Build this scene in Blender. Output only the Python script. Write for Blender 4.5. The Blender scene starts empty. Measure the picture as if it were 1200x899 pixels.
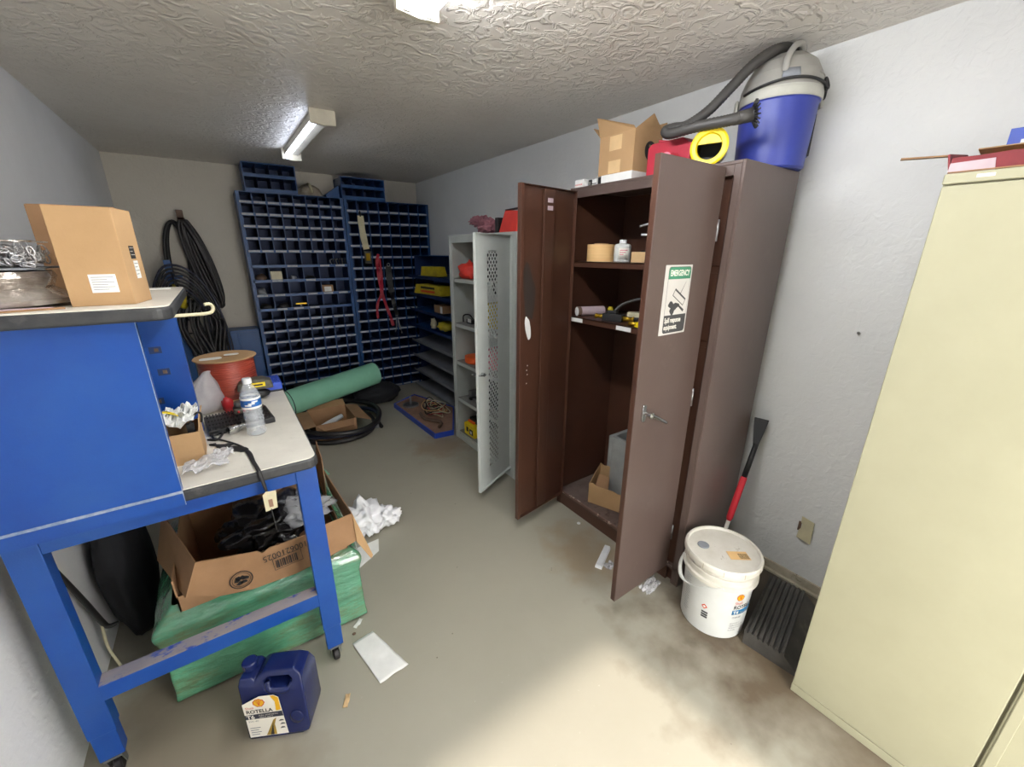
import bpy, math, random
from mathutils import Vector, Matrix, Euler, noise
random.seed(7)
C = bpy.context.scene.collection
PI = math.pi
ROOTM = {}

# ------------------------------------------------------------------ materials
def lin(c):
    return tuple(((v/255)/12.92 if v/255 <= 0.04045 else (((v/255)+0.055)/1.055)**2.4) for v in c) + (1,)

def mat(name, col, rough=.6, metal=0, col2=None, vs=6, mix=.5, bump=0, bs=60, spots=None, spot_s=3, spot_lo=.62, spot_hi=.7,
        trans=0, ior=1.45, alpha=1, emit=None, es=0, spec=.5, stretch=(1, 1, 1), det=6):
    m = bpy.data.materials.new(name); m.use_nodes = True
    nt = m.node_tree; N = nt.nodes; L = nt.links
    p = N['Principled BSDF']
    p.inputs['Base Color'].default_value = lin(col)
    p.inputs['Roughness'].default_value = rough
    p.inputs['Metallic'].default_value = metal
    p.inputs['Specular IOR Level'].default_value = spec
    if trans: p.inputs['Transmission Weight'].default_value = trans; p.inputs['IOR'].default_value = ior
    if alpha < 1: p.inputs['Alpha'].default_value = alpha
    if emit: p.inputs['Emission Color'].default_value = lin(emit); p.inputs['Emission Strength'].default_value = es
    tc = N.new('ShaderNodeTexCoord'); mp = N.new('ShaderNodeMapping'); mp.inputs['Scale'].default_value = stretch
    L.new(tc.outputs['Object'], mp.inputs['Vector'])
    out = None
    if col2 is None: col2 = tuple(max(0, c*.88) for c in col)
    n = N.new('ShaderNodeTexNoise'); n.inputs['Scale'].default_value = vs; n.inputs['Detail'].default_value = det
    n.inputs['Roughness'].default_value = .65
    L.new(mp.outputs[0], n.inputs['Vector'])
    r = N.new('ShaderNodeValToRGB'); r.color_ramp.elements[0].position = .5-mix*.35; r.color_ramp.elements[1].position = .5+mix*.35
    r.color_ramp.elements[0].color = lin(col2); r.color_ramp.elements[1].color = lin(col)
    L.new(n.outputs['Fac'], r.inputs['Fac']); out = r.outputs['Color']
    if spots:
        n2 = N.new('ShaderNodeTexNoise'); n2.inputs['Scale'].default_value = spot_s; n2.inputs['Detail'].default_value = 8
        n2.inputs['Roughness'].default_value = .7
        L.new(mp.outputs[0], n2.inputs['Vector'])
        r2 = N.new('ShaderNodeValToRGB'); r2.color_ramp.elements[0].position = spot_lo; r2.color_ramp.elements[1].position = spot_hi
        L.new(n2.outputs['Fac'], r2.inputs['Fac'])
        mx = N.new('ShaderNodeMix'); mx.data_type = 'RGBA'; mx.inputs[7].default_value = lin(spots)
        L.new(out, mx.inputs[6]); L.new(r2.outputs['Color'], mx.inputs[0]); out = mx.outputs[2]
    L.new(out, p.inputs['Base Color'])
    if bump:
        b = N.new('ShaderNodeTexNoise'); b.inputs['Scale'].default_value = bs; b.inputs['Detail'].default_value = 5
        L.new(mp.outputs[0], b.inputs['Vector'])
        bn = N.new('ShaderNodeBump'); bn.inputs['Strength'].default_value = bump; bn.inputs['Distance'].default_value = .01
        L.new(b.outputs['Fac'], bn.inputs['Height']); L.new(bn.outputs[0], p.inputs['Normal'])
    return m

def nodes_of(m):
    return m.node_tree.nodes, m.node_tree.links, m.node_tree.nodes['Principled BSDF']

M = {}
M['blue'] = mat('blue_paint', (12, 70, 150), .38, spots=(34, 80, 148), spot_s=2.2, spot_lo=.45, spot_hi=.8, col2=(8, 60, 138), bump=.05, bs=200)
M['blue_dusty'] = mat('dusty_blue_paint', (150, 142, 140), .8, col2=(120, 116, 128), spots=(30, 66, 150), spot_s=14, spot_lo=.55, spot_hi=.6, stretch=(.5, 1, 1))
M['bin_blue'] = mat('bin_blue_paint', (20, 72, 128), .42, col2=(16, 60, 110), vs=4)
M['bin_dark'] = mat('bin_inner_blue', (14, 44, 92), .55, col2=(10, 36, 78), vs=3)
M['card'] = mat('label_card_paper', (176, 178, 182), .7, col2=(140, 144, 152), vs=40)
M['laminate'] = mat('white_laminate', (222, 218, 206), .45, col2=(205, 200, 188), vs=5, spots=(176, 170, 158), spot_s=18, spot_lo=.6, spot_hi=.8)
M['black_edge'] = mat('black_rubber_edge', (38, 40, 44), .5, col2=(60, 60, 60), vs=20, spots=(86, 84, 82), spot_s=10, spot_lo=.6, spot_hi=.75)
M['silver_edge'] = mat('worn_metal_edge', (168, 176, 190), .5, .2, col2=(90, 112, 150), vs=30)
M['brown_metal'] = mat('brown_cabinet_paint', (88, 74, 68), .36, col2=(80, 66, 61), vs=2.5, spots=(100, 86, 80), spot_s=6, spot_lo=.6, spot_hi=.85, bump=.03, bs=150)
M['brown_in'] = mat('reddish_brown_cabinet_paint', (74, 47, 35), .34, col2=(63, 40, 30), vs=3, bump=.03, bs=150)
M['brown_worn'] = mat('scratched_brown_edge', (110, 84, 74), .45, spots=(176, 160, 146), spot_s=24, spot_lo=.56, spot_hi=.6)
M['brown_floor'] = mat('scuffed_brown_shelf', (104, 90, 84), .7, col2=(84, 68, 62), vs=8, spots=(66, 48, 44), spot_s=12, spot_lo=.55, spot_hi=.62)
M['spray'] = mat('dark_spray_paint', (52, 44, 40), .5)
M['white_paint'] = mat('white_paint', (225, 225, 222), .5)
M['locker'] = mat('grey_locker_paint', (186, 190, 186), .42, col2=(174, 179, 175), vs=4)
M['locker_shaded'] = mat('shaded_grey_locker_paint', (140, 140, 135), .5, col2=(124, 124, 119), vs=6)  # same locker grey, darkened to put the interior shade into the colour
M['beige'] = mat('beige_cabinet_paint', (162, 159, 134), .42, col2=(154, 151, 126), vs=2, bump=.02, bs=200, spots=(168, 162, 130), spot_s=26, spot_lo=.74, spot_hi=.78)
M['cardboard'] = mat('cardboard', (176, 142, 102), .85, col2=(164, 131, 92), vs=5, bump=.03, bs=120)
M['cardboard_dull'] = mat('dull_cardboard', (158, 122, 88), .85, col2=(142, 108, 76), vs=5, bump=.03)
M['cardboard_in'] = mat('cardboard_inside', (150, 116, 82), .9)
M['tape'] = mat('tan_packing_tape', (220, 186, 138), .4)
M['paper'] = mat('white_paper', (226, 226, 222), .7, col2=(214, 214, 210), vs=14)
M['ink'] = mat('black_ink', (34, 32, 32), .7)
M['greyink'] = mat('grey_ink', (130, 134, 140), .7)
M['black'] = mat('black_plastic', (24, 24, 26), .45)
M['rubber'] = mat('black_rubber', (30, 28, 28), .5, col2=(22, 20, 22), vs=10)
M['hose_wall'] = mat('dusty_black_hose', (40, 34, 34), .42, col2=(26, 23, 25), vs=9)
M['navy'] = mat('navy_hose', (26, 30, 52), .4)
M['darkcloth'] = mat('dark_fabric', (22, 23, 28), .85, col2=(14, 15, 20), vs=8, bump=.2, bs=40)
M['chrome'] = mat('chrome', (212, 214, 216), .18, 1)
M['steel'] = mat('dull_steel', (150, 150, 150), .4, .8)
M['zinc'] = mat('galvanised_chain', (215, 215, 218), .3, .5)
M['silverwrap'] = mat('silver_wrap', (196, 190, 182), .2, .6, col2=(120, 108, 100), vs=9, bump=1.0, bs=16, stretch=(1, 1, 2.5))
M['filmgreen'] = mat('green_stretch_film', (92, 168, 132), .16, col2=(66, 122, 92), vs=4, stretch=(1, 1, 3), bump=1.0, bs=14, spots=(100, 112, 76), spot_s=2.2, spot_lo=.5, spot_hi=.66, spec=.8)
M['filmgreen'].node_tree.nodes['Principled BSDF'].inputs['Coat Weight'].default_value = 1; M['filmgreen'].node_tree.nodes['Principled BSDF'].inputs['Coat Roughness'].default_value = .08
M['tube_green'] = mat('green_roll', (132, 190, 163), .5, col2=(120, 178, 150), vs=4)
M['clearfilm'] = mat('clear_film', (235, 235, 238), .16, alpha=.4, bump=.9, bs=30, spec=.9)
M['milkybag'] = mat('milky_plastic_bag', (208, 204, 206), .28, alpha=.62, bump=1.0, bs=14)
M['whitebag'] = mat('white_plastic_bag', (238, 238, 240), .35, col2=(225, 225, 228), vs=10, bump=1.0, bs=16)
M['blackbag'] = mat('black_plastic_bag', (34, 32, 34), .18, bump=1.0, bs=16, stretch=(1, .4, 1))
M['red'] = mat('red_plastic', (190, 34, 40), .45)
M['brightred'] = mat('bright_red_plastic', (226, 62, 44), .5, col2=(200, 44, 36))
M['oxblood'] = mat('dark_red_cardboard', (120, 36, 42), .7, col2=(96, 30, 36), vs=14)
M['crimson'] = mat('crimson_case', (178, 38, 58), .5)
M['pink'] = mat('pink_print', (222, 120, 138), .5)
M['pinkcloth'] = mat('mauve_cloth', (160, 108, 116), .8, col2=(130, 78, 88), vs=14)
M['orange'] = mat('orange_plastic', (236, 96, 36), .5)
M['yellow'] = mat('yellow_plastic', (240, 212, 20), .4)
M['dullyellow'] = mat('dusty_yellow_plastic', (196, 178, 36), .5, col2=(164, 146, 40), vs=14)
M['spoolred'] = mat('orange_red_wire', (168, 72, 52), .4, col2=(130, 50, 38), vs=60, stretch=(.05, .05, 1))
M['vacblue'] = mat('blue_vacuum_drum', (52, 66, 150), .4, col2=(44, 56, 138), vs=6)
M['vacgrey'] = mat('grey_vacuum_plastic', (150, 148, 142), .5, col2=(140, 138, 132))
M['vaclight'] = mat('light_grey_plastic', (184, 184, 174), .5)
M['hosegrey'] = mat('dark_grey_hose', (62, 60, 58), .5)
M['bucket'] = mat('white_bucket_plastic', (208, 210, 207), .32, col2=(200, 201, 196), vs=5)
M['bucketdirt'] = mat('dirty_white_bucket_plastic', (212, 209, 200), .45, col2=(196, 191, 178), vs=8, spots=(150, 141, 122), spot_s=16, spot_lo=.64, spot_hi=.7)
M['jug'] = mat('dark_blue_jug_plastic', (22, 34, 84), .24, col2=(18, 28, 72))
M['label'] = mat('label_paper', (228, 224, 214), .5, col2=(222, 218, 206))
M['emb'] = mat('yellow_emblem', (244, 186, 28), .5)
M['embred'] = mat('red_emblem', (214, 70, 34), .5)
M['bandblue'] = mat('blue_label_band', (26, 116, 172), .5)
M['gold'] = mat('gold_label_print', (158, 128, 40), .4)
M['sign_white'] = mat('sign_white', (196, 192, 186), .45, col2=(188, 184, 178))
M['signgreen'] = mat('green_sign_ink', (62, 132, 100), .5)
M['signdark'] = mat('dark_sign_ink', (66, 66, 66), .5)
M['mat'] = mat('dusty_black_rubber', (78, 75, 70), .6, col2=(50, 48, 45), vs=9, spots=(124, 115, 100), spot_s=5, spot_lo=.58, spot_hi=.72)
M['bottle'] = mat('clear_bottle_plastic', (226, 232, 238), .06, alpha=.34, spec=.9, bump=.3, bs=60)
M['water'] = mat('water', (235, 244, 250), .02, trans=1, ior=1.33)
M['wrapblue'] = mat('blue_bottle_label', (40, 98, 170), .4)
M['cap'] = mat('white_cap', (235, 238, 240), .4)
M['powderblue'] = mat('bright_blue_plastic', (34, 70, 178), .4)
M['olive'] = mat('camouflage_plastic', (96, 92, 78), .6, col2=(58, 58, 52), vs=34)
M['wood'] = mat('bare_board', (150, 118, 96), .8, col2=(128, 98, 80), vs=10)
M['hat'] = mat('dusty_hat', (176, 166, 150), .7, col2=(130, 118, 102), vs=18)
M['rust'] = mat('brown_pipe', (110, 88, 72), .7, col2=(84, 64, 52), vs=14)
M['cream'] = mat('cream_plastic', (206, 198, 164), .5)
M['fixture'] = mat('fixture_enamel', (214, 208, 190), .4)
M['tube_off'] = mat('unlit_tube_glass', (214, 222, 238), .15)
M['tube_on'] = mat('lit_tube', (255, 255, 255), .4, emit=(246, 249, 255), es=68)
M['red_handle'] = mat('red_foam_handle', (206, 36, 52), .6)
M['masking'] = mat('masking_tape', (222, 184, 128), .7, col2=(212, 172, 116), vs=30, stretch=(.1, .1, 3))
M['block'] = mat('grey_concrete', (150, 152, 150), .85, col2=(132, 134, 132), bump=.3, bs=80)
M['brass'] = mat('brass_fitting', (186, 150, 40), .3, .7)
M['lavender'] = mat('pale_lilac_tube', (190, 170, 176), .4)
M['dirtwhite'] = mat('dirty_cream_paint', (190, 184, 166), .7, col2=(160, 150, 130), vs=8, spots=(110, 98, 82), spot_s=9, spot_lo=.6, spot_hi=.66)

# floor
def floor_mat():
    m = mat('sealed_concrete_floor', (158, 154, 140), .34, col2=(144, 140, 126), vs=1.6, mix=1.3, spots=(170, 166, 154), spot_s=40, spot_lo=.66, spot_hi=.72)
    N, L, p = nodes_of(m)
    tc = N.new('ShaderNodeTexCoord')
    src = p.inputs['Base Color'].links[0].from_socket
    def patch(src, cx, cy, rx, ry, colr, strength, ns=5, edge=.55):
        mp = N.new('ShaderNodeMapping'); mp.inputs['Location'].default_value = (-cx/rx, -cy/ry, 0); mp.inputs['Scale'].default_value = (1/rx, 1/ry, 0)
        L.new(tc.outputs['Object'], mp.inputs['Vector'])
        ln = N.new('ShaderNodeVectorMath'); ln.operation = 'LENGTH'; L.new(mp.outputs[0], ln.inputs[0])
        nz = N.new('ShaderNodeTexNoise'); nz.inputs['Scale'].default_value = ns; nz.inputs['Detail'].default_value = 7
        L.new(tc.outputs['Object'], nz.inputs['Vector'])
        ad = N.new('ShaderNodeMath'); ad.operation = 'MULTIPLY_ADD'; ad.inputs[1].default_value = 1.6; L.new(nz.outputs['Fac'], ad.inputs[0])
        L.new(ln.outputs['Value'], ad.inputs[2])
        mr = N.new('ShaderNodeMapRange'); mr.inputs[1].default_value = 1.8+edge*.2; mr.inputs[2].default_value = 1.8-edge; mr.inputs[4].default_value = strength
        L.new(ad.outputs[0], mr.inputs[0])
        mx = N.new('ShaderNodeMix'); mx.data_type = 'RGBA'; mx.inputs[7].default_value = lin(colr)
        L.new(mr.outputs[0], mx.inputs[0]); L.new(src, mx.inputs[6]); return mx.outputs[2]
    src = patch(src, 1.70, .45, .55, .66, (86, 72, 54), .92, 7, .7)      # brown staining round the bucket
    src = patch(src, 1.95, .62, .42, .34, (62, 52, 40), .95, 9, .5)      # dark damp patch by the wall
    src = patch(src, 1.42, 1.28, .22, .30, (134, 112, 84), .6, 8, .6)
    src = patch(src, 1.78, .12, .40, .42, (96, 82, 64), .7, 9, .7)
    src = patch(src, -.35, 1.35, .35, .7, (112, 98, 80), .65, 5, .6)
    src = patch(src, 1.33, 2.95, .28, .25, (132, 110, 84), .6, 9, .6)
    # fine dark flecks
    v = N.new('ShaderNodeTexVoronoi'); v.inputs['Scale'].default_value = 14; L.new(tc.outputs['Object'], v.inputs['Vector'])
    mr = N.new('ShaderNodeMapRange'); mr.inputs[1].default_value = .055; mr.inputs[2].default_value = .03; L.new(v.outputs['Distance'], mr.inputs[0])
    mx = N.new('ShaderNodeMix'); mx.data_type = 'RGBA'; mx.inputs[7].default_value = lin((96, 88, 74))
    n3 = N.new('ShaderNodeTexNoise'); n3.inputs['Scale'].default_value = 3; L.new(tc.outputs['Object'], n3.inputs['Vector'])
    gt = N.new('ShaderNodeMath'); gt.operation = 'GREATER_THAN'; gt.inputs[1].default_value = .55; L.new(n3.outputs['Fac'], gt.inputs[0])
    ml = N.new('ShaderNodeMath'); ml.operation = 'MULTIPLY'; L.new(mr.outputs[0], ml.inputs[0]); L.new(gt.outputs[0], ml.inputs[1])
    L.new(ml.outputs[0], mx.inputs[0]); L.new(src, mx.inputs[6])
    L.new(mx.outputs[2], p.inputs['Base Color'])
    # uneven sheen
    n4 = N.new('ShaderNodeTexNoise'); n4.inputs['Scale'].default_value = 4; n4.inputs['Detail'].default_value = 6; L.new(tc.outputs['Object'], n4.inputs['Vector'])
    m4 = N.new('ShaderNodeMapRange'); m4.inputs[3].default_value = .34; m4.inputs[4].default_value = .62; L.new(n4.outputs['Fac'], m4.inputs[0]); L.new(m4.outputs[0], p.inputs['Roughness'])
    b = N.new('ShaderNodeBump'); b.inputs['Strength'].default_value = .12; b.inputs['Distance'].default_value = .004
    n5 = N.new('ShaderNodeTexNoise'); n5.inputs['Scale'].default_value = 30; n5.inputs['Detail'].default_value = 6; L.new(tc.outputs['Object'], n5.inputs['Vector'])
    L.new(n5.outputs['Fac'], b.inputs['Height']); L.new(b.outputs[0], p.inputs['Normal'])
    return m
M['floor'] = floor_mat()

def ceiling_mat():
    m = mat('knockdown_ceiling', (224, 219, 211), .42, col2=(214, 208, 199), vs=1.2)
    N, L, p = nodes_of(m)
    tc = N.new('ShaderNodeTexCoord')
    n1 = N.new('ShaderNodeTexNoise'); n1.inputs['Scale'].default_value = 17; n1.inputs['Detail'].default_value = 3; n1.inputs['Distortion'].default_value = 1.3
    L.new(tc.outputs['Object'], n1.inputs['Vector'])
    r = N.new('ShaderNodeValToRGB'); r.color_ramp.elements[0].position = .46; r.color_ramp.elements[1].position = .60
    L.new(n1.outputs['Fac'], r.inputs['Fac'])
    b = N.new('ShaderNodeBump'); b.inputs['Strength'].default_value = .5; b.inputs['Distance'].default_value = .012
    L.new(r.outputs['Color'], b.inputs['Height']); L.new(b.outputs[0], p.inputs['Normal'])
    return m
M['ceiling'] = ceiling_mat()
M['tube_dim'] = mat('dim_tube', (230, 236, 248), .3, emit=(222, 232, 255), es=10)

def wall_mat(name, col, col2, fleck):
    m = mat(name, col, .6, col2=col2, vs=1.5, spots=fleck, spot_s=38, spot_lo=.70, spot_hi=.76)
    N, L, p = nodes_of(m)
    tc = N.new('ShaderNodeTexCoord')
    n1 = N.new('ShaderNodeTexNoise'); n1.inputs['Scale'].default_value = 34; n1.inputs['Detail'].default_value = 6; n1.inputs['Distortion'].default_value = .8
    L.new(tc.outputs['Object'], n1.inputs['Vector'])
    b = N.new('ShaderNodeBump'); b.inputs['Strength'].default_value = .5; b.inputs['Distance'].default_value = .007
    L.new(n1.outputs['Fac'], b.inputs['Height']); L.new(b.outputs[0], p.inputs['Normal'])
    return m
M['wall_r'] = wall_mat('white_painted_plaster', (218, 219, 217), (210, 211, 210), (170, 170, 168))
M['wall_l'] = wall_mat('grey_white_painted_plaster', (226, 226, 226), (218, 218, 218), (204, 204, 204))
M['wall_b'] = wall_mat('warm_grey_painted_plaster', (194, 188, 176), (186, 180, 168), (176, 170, 158))

# ------------------------------------------------------------------ geometry
class B:
    def __init__(s): s.v = []; s.f = []; s.m = []; s.s = []; s.mats = []
    def mi(s, m):
        m = M[m] if isinstance(m, str) else m
        if m not in s.mats: s.mats.append(m)
        return s.mats.index(m)
    def add(s, vs, fs, m, smooth=False, T=None):
        o = len(s.v); k = s.mi(m)
        s.v += [tuple(T @ Vector(v)) if T else tuple(v) for v in vs]
        s.f += [tuple(i+o for i in f) for f in fs]
        s.m += [k]*len(fs); s.s += [smooth]*len(fs); return s
    def box(s, x0, x1, y0, y1, z0, z1, m, T=None):
        x0, x1 = sorted((x0, x1)); y0, y1 = sorted((y0, y1)); z0, z1 = sorted((z0, z1))
        v = [(x0, y0, z0), (x1, y0, z0), (x1, y1, z0), (x0, y1, z0), (x0, y0, z1), (x1, y0, z1), (x1, y1, z1), (x0, y1, z1)]
        return s.add(v, [(0, 3, 2, 1), (4, 5, 6, 7), (0, 1, 5, 4), (1, 2, 6, 5), (2, 3, 7, 6), (3, 0, 4, 7)], m, T=T)
    def slab(s, pts, th, m, T=None):
        """planar polygon (3d, ccw seen from its front) given thickness backwards"""
        n = len(pts); P = [Vector(p) for p in pts]
        nr = Vector((0, 0, 0))
        for i in range(n): nr += P[i].cross(P[(i+1) % n])
        nr.normalize()
        v = P + [p - nr*th for p in P]
        f = [tuple(range(n)), tuple(range(2*n-1, n-1, -1))] + [(i, i+n, (i+1) % n+n, (i+1) % n) for i in range(n)]
        return s.add(v, f, m, T=T)
    def prism(s, poly, z0, z1, m, T=None):
        n = len(poly)
        v = [(x, y, z0) for x, y in poly]+[(x, y, z1) for x, y in poly]
        f = [tuple(range(n-1, -1, -1)), tuple(range(n, 2*n))]+[(i, (i+1) % n, (i+1) % n+n, i+n) for i in range(n)]
        return s.add(v, f, m, T=T)
    def tube(s, pts, r, m, n=10, closed=False, res=6, caps=True, T=None, flat=None):
        P = [Vector(p) for p in pts]
        if res > 1 and len(P) > 2: P = spline(P, res, closed)
        k = len(P); rr = r if isinstance(r, (list, tuple)) else [r]*k
        if isinstance(r, (list, tuple)) and len(r) != k:
            rr = [lerp_list(r, i/(k-1)) for i in range(k)]
        vs = []; up = Vector((0, 0, 1)); prev = None
        for i in range(k):
            a = P[i-1] if (i > 0 or closed) else P[i]; b = P[(i+1) % k] if (i < k-1 or closed) else P[i]
            t = (b-a).normalized() if (b-a).length > 1e-9 else Vector((0, 0, 1))
            if prev is None: x = t.orthogonal().normalized() if abs(t.z) > .9 else t.cross(up).normalized()
            else: x = (prev - t*prev.dot(t)).normalized()
            prev = x; y = t.cross(x)
            for j in range(n):
                an = 2*PI*j/n
                vs.append(P[i]+(x*math.cos(an)+y*math.sin(an)*(flat or 1))*rr[i])
        fs = []
        for i in range(k if closed else k-1):
            for j in range(n):
                a = i*n+j; b = i*n+(j+1) % n; c = ((i+1) % k)*n+(j+1) % n; d = ((i+1) % k)*n+j
                fs.append((a, b, c, d))
        if not closed and caps: fs += [tuple(range(n-1, -1, -1)), tuple(range((k-1)*n, k*n))]
        return s.add(vs, fs, m, True, T)
    def lathe(s, prof, m, T=None, n=32, ms=None, smooth=True, cap=True):
        """prof: [(r,z)...] around local z"""
        k = len(prof)
        vs = [(r*math.cos(2*PI*j/n), r*math.sin(2*PI*j/n), z) for r, z in prof for j in range(n)]
        for i in range(k-1):
            mm = ms[i] if ms else m
            a = i*n
            seg = [vs[a+j] for j in range(n)]+[vs[a+n+j] for j in range(n)]
            s.add(seg, [(j, (j+1) % n, (j+1) % n+n, j+n) for j in range(n)], mm, smooth, T)
        for (r, z), rev in ((prof[0], True), (prof[-1], False)):
            if r > 1e-5 and cap and prof[0] != prof[-1]:
                ring = [(r*math.cos(2*PI*j/n), r*math.sin(2*PI*j/n), z) for j in range(n)]
                s.add(ring, [tuple(range(n-1, -1, -1)) if rev else tuple(range(n))], (ms[0] if rev else ms[-1]) if ms else m, False, T)
        return s
    def blob(s, c, r, m, amp=.25, fr=3, sub=3, seed=0, zmin=None, T=None, ridge=False):
        vs, fs = ico(sub)
        out = []
        for v in vs:
            d = noise.fractal(Vector(v)*fr+Vector((seed*3.1, seed, 0)), 1, 2, 4)
            if ridge: d = -abs(d)*2+.3
            k = 1+amp*d
            p = Vector((c[0]+v[0]*r[0]*k, c[1]+v[1]*r[1]*k, c[2]+v[2]*r[2]*k))
            if zmin is not None and p.z < zmin: p.z = zmin+.001*(d+1)
            out.append(p)
        return s.add(out, fs, m, not ridge, T)
    def sheet(s, fn, nu, nv, m, th=.001, smooth=True, T=None):
        vs = [Vector(fn(i/nu, j/nv)) for i in range(nu+1) for j in range(nv+1)]
        fs = [(i*(nv+1)+j, (i+1)*(nv+1)+j, (i+1)*(nv+1)+j+1, i*(nv+1)+j+1) for i in range(nu) for j in range(nv)]
        nr = (vs[nv+1]-vs[0]).cross(vs[1]-vs[0]); nr.normalize()
        k = len(vs)
        vs2 = vs+[v-nr*th for v in vs]
        fs2 = fs+[tuple(reversed([a+k for a in f])) for f in fs]
        rim = [i*(nv+1) for i in range(nu+1)]+[nu*(nv+1)+j for j in range(1, nv+1)]+[i*(nv+1)+nv for i in range(nu-1, -1, -1)]+[j for j in range(nv-1, 0, -1)]
        for a, b in zip(rim, rim[1:]+rim[:1]): fs2.append((a, a+k, b+k, b))
        return s.add(vs2, fs2, m, smooth, T)
    def text(s, t, size, m, fn=None, T=None, align='LEFT', sx=1, bold=False):
        cu = bpy.data.curves.new('t', 'FONT'); cu.body = t; cu.size = size; cu.align_x = align; cu.resolution_u = 3
        if bold: cu.offset = size*.025
        o = bpy.data.objects.new('t', cu); C.objects.link(o)
        bpy.context.view_layer.update()
        me = bpy.data.meshes.new_from_object(o.evaluated_get(bpy.context.evaluated_depsgraph_get()))
        vs = [Vector((v.co.x*sx, v.co.y, 0)) for v in me.vertices]; fs = [tuple(p.vertices) for p in me.polygons]
        bpy.data.objects.remove(o); bpy.data.curves.remove(cu); bpy.data.meshes.remove(me)
        if fn: vs = [Vector(fn(v.x, v.y)) for v in vs]
        return s.add(vs, fs, m, T=T)
    def build(s, name, parent=None, local=False, bevel=0, seg=2, solid=0, sub=0):
        me = bpy.data.meshes.new(name)
        T = None
        root = parent
        while root is not None and root.parent is not None: root = root.parent
        if root is not None and not local and root.name in ROOTM: T = ROOTM[root.name].inverted()
        me.from_pydata([tuple(T @ Vector(v)) for v in s.v] if T else s.v, [], s.f)
        for mm in s.mats: me.materials.append(mm)
        me.polygons.foreach_set('material_index', s.m)
        me.polygons.foreach_set('use_smooth', s.s)
        me.update()
        o = bpy.data.objects.new(name, me); C.objects.link(o)
        if parent: o.parent = parent
        if sub: md = o.modifiers.new('sub', 'SUBSURF'); md.levels = sub; md.render_levels = sub
        if bevel:
            md = o.modifiers.new('bev', 'BEVEL'); md.width = bevel; md.segments = seg; md.limit_method = 'ANGLE'; md.angle_limit = .6
            md.harden_normals = False
        if solid: md = o.modifiers.new('sol', 'SOLIDIFY'); md.thickness = solid
        return o

def lerp_list(r, t):
    x = t*(len(r)-1); i = min(int(x), len(r)-2); return r[i]+(r[i+1]-r[i])*(x-i)
def spline(P, res, closed):
    out = []; n = len(P)
    for i in range(n if closed else n-1):
        g = lambda k: P[k % n] if closed else P[max(0, min(n-1, k))]
        a, b, c, d = g(i-1), g(i), g(i+1), g(i+2)
        for j in range(res):
            t = j/res
            out.append(.5*((2*b)+(c-a)*t+(2*a-5*b+4*c-d)*t*t+(3*b-a-3*c+d)*t**3))
    if not closed: out.append(P[-1])
    return out
_ico = {}
def ico(sub):
    if sub in _ico: return _ico[sub]
    import bmesh
    bm = bmesh.new(); bmesh.ops.create_icosphere(bm, subdivisions=sub, radius=1)
    r = ([tuple(v.co) for v in bm.verts], [tuple(v.index for v in f.verts) for f in bm.faces]); bm.free(); _ico[sub] = r; return r
def TR(loc, rz=0, rx=0, ry=0): return Matrix.Translation(loc) @ Euler((rx, ry, rz)).to_matrix().to_4x4()
def frame(o, u, v):
    """matrix: local x->u, y->v, z->u×v at o"""
    u = Vector(u).normalized(); v = Vector(v); v = (v-u*u.dot(v)).normalized(); w = u.cross(v)
    m = Matrix((u, v, w)).transposed().to_4x4(); m.translation = Vector(o); return m

def props(o, label, cat, group=None, kind=None):
    o['label'] = label; o['category'] = cat
    if group: o['group'] = group
    if kind: o['kind'] = kind
    return o
def thing(name, label, cat, loc=(0, 0, 0), rz=0, group=None):
    o = bpy.data.objects.new(name, None); C.objects.link(o); o.empty_display_size = .05
    o.location = loc; o.rotation_euler = (0, 0, rz)
    ROOTM[o.name] = TR(loc, rz)
    return props(o, label, cat, group)
def single(b, name, label, cat, group=None, **k):
    """one-mesh thing: geometry in world space, origin moved to its base"""
    xs = [v[0] for v in b.v]; ys = [v[1] for v in b.v]; zs = [v[2] for v in b.v]
    c = Vector(((min(xs)+max(xs))/2, (min(ys)+max(ys))/2, min(zs)))
    b.v = [tuple(Vector(v)-c) for v in b.v]
    o = b.build(name, **k); o.location = c; return props(o, label, cat, group)
def struct(name, b, **k):
    o = b.build(name, **k); o['kind'] = 'structure'; return o
def rrect(x0, x1, y0, y1, r, n=5, corners=(1, 1, 1, 1)):
    out = []
    for (cx, cy, a0, on) in ((x1-r, y1-r, 0, corners[0]), (x0+r, y1-r, 90, corners[1]), (x0+r, y0+r, 180, corners[2]), (x1-r, y0+r, 270, corners[3])):
        if on:
            for i in range(n+1):
                a = math.radians(a0+90*i/n); out.append((cx+r*math.cos(a), cy+r*math.sin(a)))
        else:
            sx = 1 if a0 in (0, 270) else -1; sy = 1 if a0 in (0, 90) else -1
            out.append((cx+sx*r, cy+sy*r))
    return out

# ------------------------------------------------------------------ the room
XL, XR, YF, YN, ZC = -.636, 2.14, 5.091, -.65, 2.38
struct('floor', B().box(XL-.1, XR+.1, YN-2.2, YF+.1, -.1, 0, 'floor'))
struct('ceiling', B().box(XL-.1, XR+.1, YN-.1, YF+.1, ZC, ZC+.1, 'ceiling'))
struct('wall_left', B().box(XL-.1, XL, YN-.1, YF+.1, 0, ZC, 'wall_l'))
struct('wall_right', B().box(XR, XR+.1, YN-.1, YF+.1, 0, ZC, 'wall_r'))
struct('wall_back', B().box(XL, XR, YF, YF+.1, 0, ZC, 'wall_b'))
DX0, DX1, DZ = .46, 1.33, 2.03
wf = B().box(XL, DX0, YN-.1, YN, 0, ZC, 'wall_l').box(DX1, XR, YN-.1, YN, 0, ZC, 'wall_l').box(DX0, DX1, YN-.1, YN, DZ, ZC, 'wall_l')
struct('wall_front', wf)
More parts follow.
